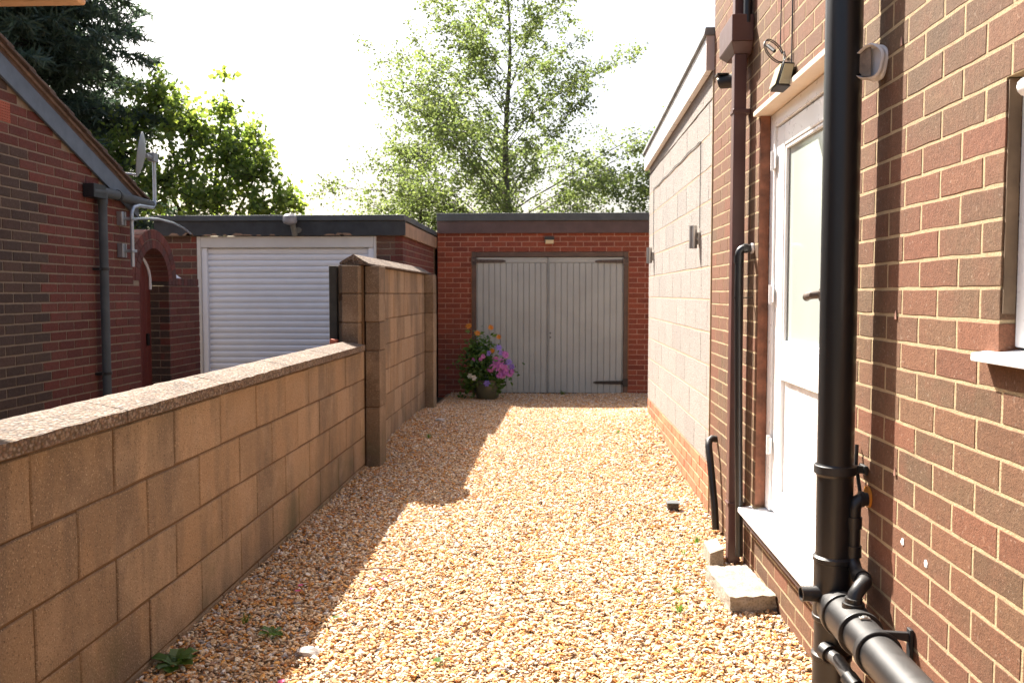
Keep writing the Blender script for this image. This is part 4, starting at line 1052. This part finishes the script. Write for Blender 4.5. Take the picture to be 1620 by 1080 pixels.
def broad_weed(x, y, r, n, label):
    t = MB(); z = gz(x, y)
    for i in range(n):
        a = 2 * math.pi * i / n + random.uniform(-.3, .3); l = r * random.uniform(.6, 1.1); lift = random.uniform(.25, .9)
        dr = Vector((math.cos(a), math.sin(a), 0)); sd_ = Vector((-math.sin(a), math.cos(a), 0)); w = l * .3
        p = Vector((x, y, z)); pts = []
        st_ = [p, p + dr * l * .35 + Vector((0, 0, l * lift * .6)), p + dr * l * .75 + Vector((0, 0, l * lift * .75)), p + dr * l + Vector((0, 0, l * lift * .55))]
        t.add([st_[0], st_[1] - sd_ * w * .8, st_[1] - Vector((0, 0, .006)), st_[1] + sd_ * w * .8, st_[2] - sd_ * w, st_[2] - Vector((0, 0, .008)), st_[2] + sd_ * w, st_[3]],
              [(0, 1, 2), (0, 2, 3), (1, 4, 5, 2), (2, 5, 6, 3), (4, 7, 5), (5, 7, 6)], random.random())
    build_leaves('weed', t, 'weed', None, label=label, cat='weed', base=True)
broad_weed(-1.40, 3.13, .10, 13, 'broad leaved green weed at the foot of the block wall')
broad_weed(-1.12, 3.42, .06, 8, 'small dusty weed on shaded gravel near the block wall')

def fallen(x, y, l, w, rot, m, label, name, cat, group=None):
    t = MB(); z = gz(x, y) + .016; n = 6; c, s = math.cos(rot), math.sin(rot); vs = []; fs = []
    for i in range(n + 1):
        u = i / n; hw = w * math.sin(math.pi * min(.98, max(.02, u))) ** .8; cu = .18 * l * (u - .5) ** 2 * 4
        for q in (-1, 0, 1):
            px_, py_ = (u - .5) * l, q * hw; vs.append((x + px_ * c - py_ * s, y + px_ * s + py_ * c, z + cu + abs(q) * hw * .35))
    for i in range(n):
        for q in range(2): fs.append((i * 3 + q, i * 3 + q + 1, i * 3 + q + 4, i * 3 + q + 3))
    t.add(vs, fs); t.r = [random.random()] * len(fs)
    build(name, t, m, None, label=label, cat=cat, group=group)
fallen(-.511, 3.69, .10, .016, .15, 'dryleaf', 'curled dry brown leaf on the sunlit gravel', 'fallen_leaf', 'leaf')
fallen(-.90, 3.60, .06, .013, .5, 'weed', 'fallen green leaf on gravel at the shadow edge', 'fallen_leaf', 'leaf')
fallen(-.42, 3.18, .055, .02, .9, 'weed', 'bright green fallen leaf on sunlit foreground gravel', 'fallen_leaf', 'leaf')
for (x, y) in ((-1.17, 3.98), (-.78, 4.15), (-.83, 3.95), (-.88, 3.62), (-1.16, 3.9), (-.95, 2.98), (-.8, 4.1)):
    fallen(x, y, .03, .013, random.uniform(0, 3), 'petal_red', 'magenta petal dropped on the gravel near the block wall', 'fallen_petal', 'petal', 'magenta petals on the gravel')
for (x, y, l, r) in ((-.6, 5.2, .05, .3), (-.2, 4.6, .04, 1.2), (.1, 6.2, .06, 2), (.3, 5.1, .04, .7), (-.75, 7.6, .07, .2), (-.95, 8.6, .07, 1), (-.35, 9.3, .08, .5), (.45, 7.1, .05, 2.2), (.62, 4.35, .05, .9), (.70, 3.62, .06, .2), (-.5, 10.1, .09, 0), (-1.2, 7.9, .08, .4)):
    fallen(x, y, l, l * .3, r, 'orange_leaf', 'curled orange leaf scrap lying loose on the gravel', 'fallen_leaf', 'leaf', 'orange leaf scraps on the gravel')
t = MB(); t.hexa([(-1.722, 6.70, .99), (-1.66, 6.70, .99), (-1.66, 6.78, .99), (-1.722, 6.78, .99), (-1.715, 6.705, 1.03), (-1.665, 6.71, 1.022), (-1.665, 6.775, 1.02), (-1.715, 6.775, 1.028)]); build('brick_fragment', t, 'terracotta', label='orange brick fragment on the coping end before the dark post', cat='brick', bevel=.004)
t = MB(); t.tube([(-.98, 4.22, .02), (-.86, 4.25, .024), (-.74, 4.24, .02)], .0035, 6); build('twig', t, 'timber', label='thin pale twig lying across the shadow edge', cat='twig')
def stone(x, y, s, label):
    t = MB(); bm = bmesh.new(); bmesh.ops.create_icosphere(bm, subdivisions=2, radius=1)
    for v in bm.verts:
        v.co += noise.noise_vector(v.co * 1.2 + Vector((x * 9, y * 7, 0))) * .35; v.co = Vector((v.co.x * s, v.co.y * s * .7, v.co.z * s * .45))
    t.add([v.co + Vector((x, y, gz(x, y) + .012)) for v in bm.verts], [tuple(v.index for v in f.verts) for f in bm.faces]); bm.free()
    build('stone', t, simple('whitish stone', (.38, .34, .31), .8, var=.25, nscale=30), smooth=False, label=label, cat='stone')
stone(-.93, 3.25, .045, 'whitish flat stone at the shadow edge in the foreground')
stone(-1.18, 9.15, .06, 'pale round stone at the foot of the tall wall')

# ------------------------------------------------------------------ flower pot
fp = empty('flower_pot', (-.94, 12.15, gz(-.94, 12.15)), 'olive pot of purple and orange flowers before the grey doors', 'flower pot')
cx, cy, cz = -.90, 12.15, gz(-.94, 12.15) - .01
t = MB(); t.lathe([(.12, 0), (.15, .04), (.178, .13), (.185, .2), (.18, .25), (.19, .27), (.19, .285), (.16, .285), (.15, .24)], (cx, cy, cz), 26); build('pot', t, 'pot', fp)
t = MB(); r8 = np.random.default_rng(8)
cl = []
for (c, s, n) in (((-1.05, 12.15, .42), (.15, .13, .16), 420), ((-1.02, 12.15, .62), (.12, .1, .14), 260), ((-.85, 12.1, .42), (.16, .14, .12), 320), ((-1.13, 12.1, .2), (.07, .08, .10), 100), ((-.78, 12.05, .22), (.08, .08, .07), 90), ((-.98, 12.15, .74), (.13, .08, .1), 110)):
    cl.append(np.array(c) + r8.normal(size=(n, 3)) * np.array(s) * .8)
cl = np.concatenate(cl); cl[:, 2] = np.maximum(cl[:, 2] + cz, gz(-1, 12.1) + .03)
leaf_quads(t, cl, .075, rr=r8, up=.2)
for i in range(26):
    a = r8.uniform(0, 6.28); q = np.array([cx - .06, cy, cz + .26]); e = q + np.array([math.cos(a) * .16 - .04, math.sin(a) * .1, r8.uniform(.25, .6)])
    k0 = len(t.f); t.tube([tuple(q), tuple((q + e) / 2 + np.array([0, 0, .04])), tuple(e)], .004, 4, caps=False); t.r += [.5] * (len(t.f) - k0)
build_leaves('foliage', t, 'weed', fp)
def flower(p, r, m, npet=5, d=None):
    t = MB(); d = Vector(d or (random.uniform(-.4, .5), -1, random.uniform(-.1, .6))).normalized(); a = d.cross(Vector((0, 0, 1))).normalized(); b = a.cross(d); p = Vector(p)
    for k in range(npet):
        q = 2 * math.pi * k / npet + random.uniform(-.1, .1); u = a * math.cos(q) + b * math.sin(q); s = a * -math.sin(q) + b * math.cos(q); w = r * 2.2 / npet
        t.add([p, p + u * r * .55 - s * w + d * r * .2, p + u * r + d * r * .12 - s * w * .5, p + u * r + d * r * .12 + s * w * .5, p + u * r * .55 + s * w + d * r * .2], [(0, 1, 2, 3, 4)], random.random())
    t.add([p + d * .006 + a * r * .14, p + d * .006 + b * r * .14, p + d * .006 - a * r * .14, p + d * .006 - b * r * .14, p + d * .016], [(0, 1, 4), (1, 2, 4), (2, 3, 4), (3, 0, 4)], 0)
    build_leaves('flower', t, m, fp)
def fpos(px_, py_, Y): return ((px_ - 874) / 1390 * Y, Y, 1.38 + (464 - py_) / 1390 * Y)
fl_ = [('petal_pink', .046, 9, [(784, 566), (788, 571), (793, 577), (780, 578), (786, 581), (797, 582), (792, 588), (800, 587), (776, 582), (795, 592), (790, 592), (803, 585), (799, 579), (810, 586), (798, 557), (800, 560), (783, 571), (806, 590), (793, 570), (789, 575)]),
       ('petal_blue', .042, 6, [(789, 548), (805, 571), (810, 578), (792, 556), (770, 605), (773, 557), (800, 574)]),
       ('petal_pink', .03, 6, [(749, 567), (760, 566), (764, 562)]),
       ('petal_orange', .042, 11, [(776, 516), (789, 531), (779, 553), (755, 525), (741, 514)]),
       ('petal_white', .036, 6, [(743, 593), (749, 596)])]
for m, r, npet, ps in fl_:
    for (a_, b_) in ps: flower(fpos(a_, b_ + 2, 11.95 + random.uniform(-.05, .05)), r * random.uniform(.85, 1.15), m, npet)

# ------------------------------------------------------------------ trees
def branch_pts(p, d, L, n, bend, wob, rr):
    pts = [np.array(p, float)]; d = np.array(d, float); d /= np.linalg.norm(d)
    for i in range(n):
        d = d + np.array([rr.normal() * wob, rr.normal() * wob, bend + rr.normal() * wob * .6]); d /= np.linalg.norm(d)
        pts.append(pts[-1] + d * L / n)
    return pts

def airy_tree(name, base, H, z0, Rmax, nb, seed, label, leafm, barkm='bark', leaf=.065, per=13, lean=0, droop=-.02, sub=8, top_r=.35, trunk_r=.13):
    rr = np.random.default_rng(seed); root = empty(name, base, label, 'tree')
    tk = MB(); cr = MB(); bp = np.array(base, float)
    n = 14; tp = [bp + np.array([lean * (i / n) ** 1.5 + .06 * math.sin(i * .9 + seed), .05 * math.sin(i * 1.3), H * i / n]) for i in range(n + 1)]
    tk.tube([tuple(p) for p in tp], 0, 10, r_list=[max(.012, trunk_r * (1 - i / n) ** .9) for i in range(n + 1)])
    P = []
    for b in range(nb):
        f_ = (b + rr.random()) / nb; z = z0 + (H - z0) * f_ ** 1.1
        i = min(n - 1, int(z / H * n)); p = tp[i] + (tp[i + 1] - tp[i]) * (z / H * n - i)
        az = b * 2.399 + rr.normal() * .3
        prof = (1 - f_ ** 1.5) ** 1.0 * (.75 + .25 * min(1, f_ * 4))
        L = Rmax * max(top_r / Rmax * .9, prof) * rr.uniform(.7, 1.15)
        pit = rr.uniform(.55, 1.15)
        pts = branch_pts(p, (math.cos(az), math.sin(az), pit), L, 7, droop * 1.2 - .03, .07, rr)
        r0 = max(.007, .025 * L / Rmax)
        tk.tube([tuple(q) for q in pts], 0, 5, caps=False, r_list=[r0 * (1 - .85 * k / 7) for k in range(8)])
        ns = max(3, int(sub * L / Rmax * 1.5))
        for s in range(ns):
            u = .25 + .75 * (s + rr.random()) / ns; k = min(6, int(u * 7)); q = pts[k] + (pts[k + 1] - pts[k]) * (u * 7 - k)
            dd = pts[k + 1] - pts[k]; dd /= np.linalg.norm(dd)
            d2 = dd * .8 + rr.normal(size=3) * np.array([.75, .75, .45]); sl = max(.3, L * .33 * rr.uniform(.5, 1.2) * (1.15 - u * .5))
            sp_ = branch_pts(q, d2, sl, 5, droop * 2.2, .14, rr)
            tk.tube([tuple(x) for x in sp_], 0, 3, caps=False, r_list=[.009, .007, .006, .005, .004, .003])
            nl = int(per * sl / .5)
            cw = rr.random(4) ** .8 * 5
            for j in range(nl):
                w = min(4.99, max(0, cw[j % 4] + rr.normal() * .28)) if j % 5 else rr.random() * 5; kk = min(4, int(w)); c = sp_[kk] + (sp_[kk + 1] - sp_[kk]) * (w - kk)
                P.append(c + rr.normal(size=3) * .048 * (1.0 + sl))
        for j in range(int(per * .6)):
            P.append(pts[-1] + rr.normal(size=3) * .1)
    leaf_quads(cr, np.array(P), leaf, rr=rr, up=-.25, aspect=.7)
    build('trunk', tk, barkm, root, smooth=True); build_leaves('crown', cr, leafm, root)
    return len(P)
print('birch', airy_tree('birch_tree', (-1.12, 22, -.1), 10.4, 1.7, 5.1, 92, 5, 'tall airy pale green tree rising behind the red garage', 'birch_leaf', per=36, sub=13, leaf=.08))
print('small', airy_tree('young_tree', (-3.5, 23.2, -.1), 5.4, .9, 2.7, 70, 11, 'smaller drooping pale tree between the two garages', 'birch_leaf', per=36, droop=-.06, sub=12, leaf=.08, trunk_r=.08))
print('right', airy_tree('hedge_tree', (3.1, 19.5, -.1), 5.9, 1.0, 2.7, 70, 21, 'dense green tree peeping past the extension corner', 'birch_leaf', per=44, sub=13, leaf=.08, trunk_r=.08))

def broad_tree(base, label, seed, clumps, leafm, leaf, per):
    rr = np.random.default_rng(seed); root = empty('broadleaf_tree', base, label, 'tree'); tk = MB(); cr = MB(); bp = np.array(base, float); P = []
    tk.tube([tuple(bp), tuple(bp + [.05, 0, 1.2]), tuple(bp + [0, 0, 2.4])], 0, 10, r_list=[.16, .13, .1])
    for (c, R, n) in clumps:
        c = np.array(c, float); st_ = bp + [0, 0, rr.uniform(1.2, 2.4)]
        mid = (st_ + c) / 2 + rr.normal(size=3) * .15
        tk.tube([tuple(st_), tuple(mid), tuple(c)], 0, 6, caps=False, r_list=[.06, .04, .015])
        for s in range(n):
            d = rr.normal(size=3); d /= np.linalg.norm(d); d[2] = d[2] * .8 + .15; e = c + d * R * rr.uniform(.55, 1.08)
            tk.tube([tuple(c), tuple((c + e) / 2 + rr.normal(size=3) * .05), tuple(e)], 0, 3, caps=False, r_list=[.012, .008, .004])
            for j in range(per):
                w = .35 + .7 * rr.random(); P.append(c + (e - c) * w + rr.normal(size=3) * .07 * (1 + R * .4))
    leaf_quads(cr, np.array(P), leaf, rr=rr, up=-.2, aspect=.95)
    build('trunk', tk, 'bark_dark', root); build_leaves('crown', cr, leafm, root)
    return len(P)
cls = [((-7.2, 16, 4.75), .75, 30), ((-6.5, 15.7, 4.3), .8, 34), ((-5.9, 15.8, 3.8), .75, 30), ((-5.35, 15.7, 3.45), .7, 28), ((-6.9, 15.5, 3.4), .9, 34), ((-6.1, 15.3, 2.9), .8, 30), ((-5.1, 15.6, 2.8), .6, 22), ((-7.7, 15.6, 3.9), .8, 26), ((-7.8, 15.2, 2.8), .9, 26), ((-5.6, 16.2, 4.15), .5, 14), ((-4.75, 15.7, 3.0), .4, 12), ((-6.0, 15.9, 4.75), .35, 7)]
print('maple', broad_tree((-6.6, 16.2, -.1), 'bright broadleaf tree spilling over the roller door garage', 31, cls, 'maple_leaf', .095, 31))
# loose sprig standing above that crown
def sprig():
    rr = np.random.default_rng(5); t = MB(); c = np.array([-5.93, 15.9, 5.36]); P = c + rr.normal(size=(26, 3)) * np.array([.11, .1, .055])
    leaf_quads(t, P, .13, rr=rr, aspect=.9)
    k0 = len(t.f); t.tube([(-6.0, 15.9, 4.6), (-5.97, 15.9, 5.0), (-5.93, 15.9, 5.34)], .006, 4); t.r += [.2] * (len(t.f) - k0)
    root = [o for o in C.objects if o.name == 'broadleaf_tree'][0]; build_leaves('sprig', t, 'maple_leaf', root)
sprig()

def conifer(base, H, R, label, seed):
    rr = np.random.default_rng(seed); root = empty('conifer_tree', base, label, 'tree'); tk = MB(); cr = MB(); bp = np.array(base, float)
    tk.tube([tuple(bp), tuple(bp + [0, 0, H * .5]), tuple(bp + [0, 0, H])], 0, 10, r_list=[.24, .15, .02])
    nb = 250; A = []; B = []
    for b in range(nb):
        f_ = (b + rr.random()) / nb; z = 2.4 + (H - 2.6) * f_; L = R * (1 - f_ ** 1.6 * .85) * rr.uniform(.65, 1.1); az = b * 2.399 + rr.normal() * .25
        pts = branch_pts(bp + [0, 0, z], (math.cos(az), math.sin(az), .12), L, 7, -.05, .05, rr)
        tk.tube([tuple(q) for q in pts], 0, 4, caps=False, r_list=[.03 * (1 - .85 * k / 7) for k in range(8)])
        ns = int(L * 30)
        for s in range(ns):
            u = .15 + .85 * (s + rr.random()) / ns; k = min(6, int(u * 7)); q = pts[k] + (pts[k + 1] - pts[k]) * (u * 7 - k)
            dd = pts[k + 1] - pts[k]; dd /= np.linalg.norm(dd); side = np.cross(dd, [0, 0, 1]); side /= np.linalg.norm(side)
            d2 = side * (1 if s % 2 else -1) * .8 + dd * .5 + np.array([0, 0, -.35]) + rr.normal(size=3) * .28; d2 /= np.linalg.norm(d2); sl = rr.uniform(.22, .5) * (1.2 - u * .5)
            m_ = 9
            for j in range(m_):
                c = q + d2 * sl * (j + rr.random()) / m_; nd = d2 * .7 + rr.normal(size=3) * .6; nd /= np.linalg.norm(nd)
                A.append(c); B.append(nd)
    A = np.array(A); B = np.array(B); n = len(A); e = rr.normal(size=(n, 3)); s = np.cross(B, e); s /= np.linalg.norm(s, axis=1)[:, None]
    ln = rr.uniform(.11, .2, n)[:, None]; w = .02
    V = np.stack([A - s * w, A + s * w, A + B * ln + s * w * .4, A + B * ln - s * w * .4], 1).reshape(-1, 3)
    cr.v = [tuple(p) for p in V]; cr.f = [(4 * i, 4 * i + 1, 4 * i + 2, 4 * i + 3) for i in range(n)]; cr.r = rr.random(n).tolist()
    build('trunk', tk, 'bark_dark', root); build_leaves('crown', cr, 'needle', root); return n
print('conifer', conifer((-9.75, 16, -.1), 14.5, 2.75, 'dark conifer towering behind the neighbour roof', 41))
print('conifer', conifer((-12.4, 19, -.1), 13, 3.2, 'second dark conifer farther left behind the neighbour roof', 43))
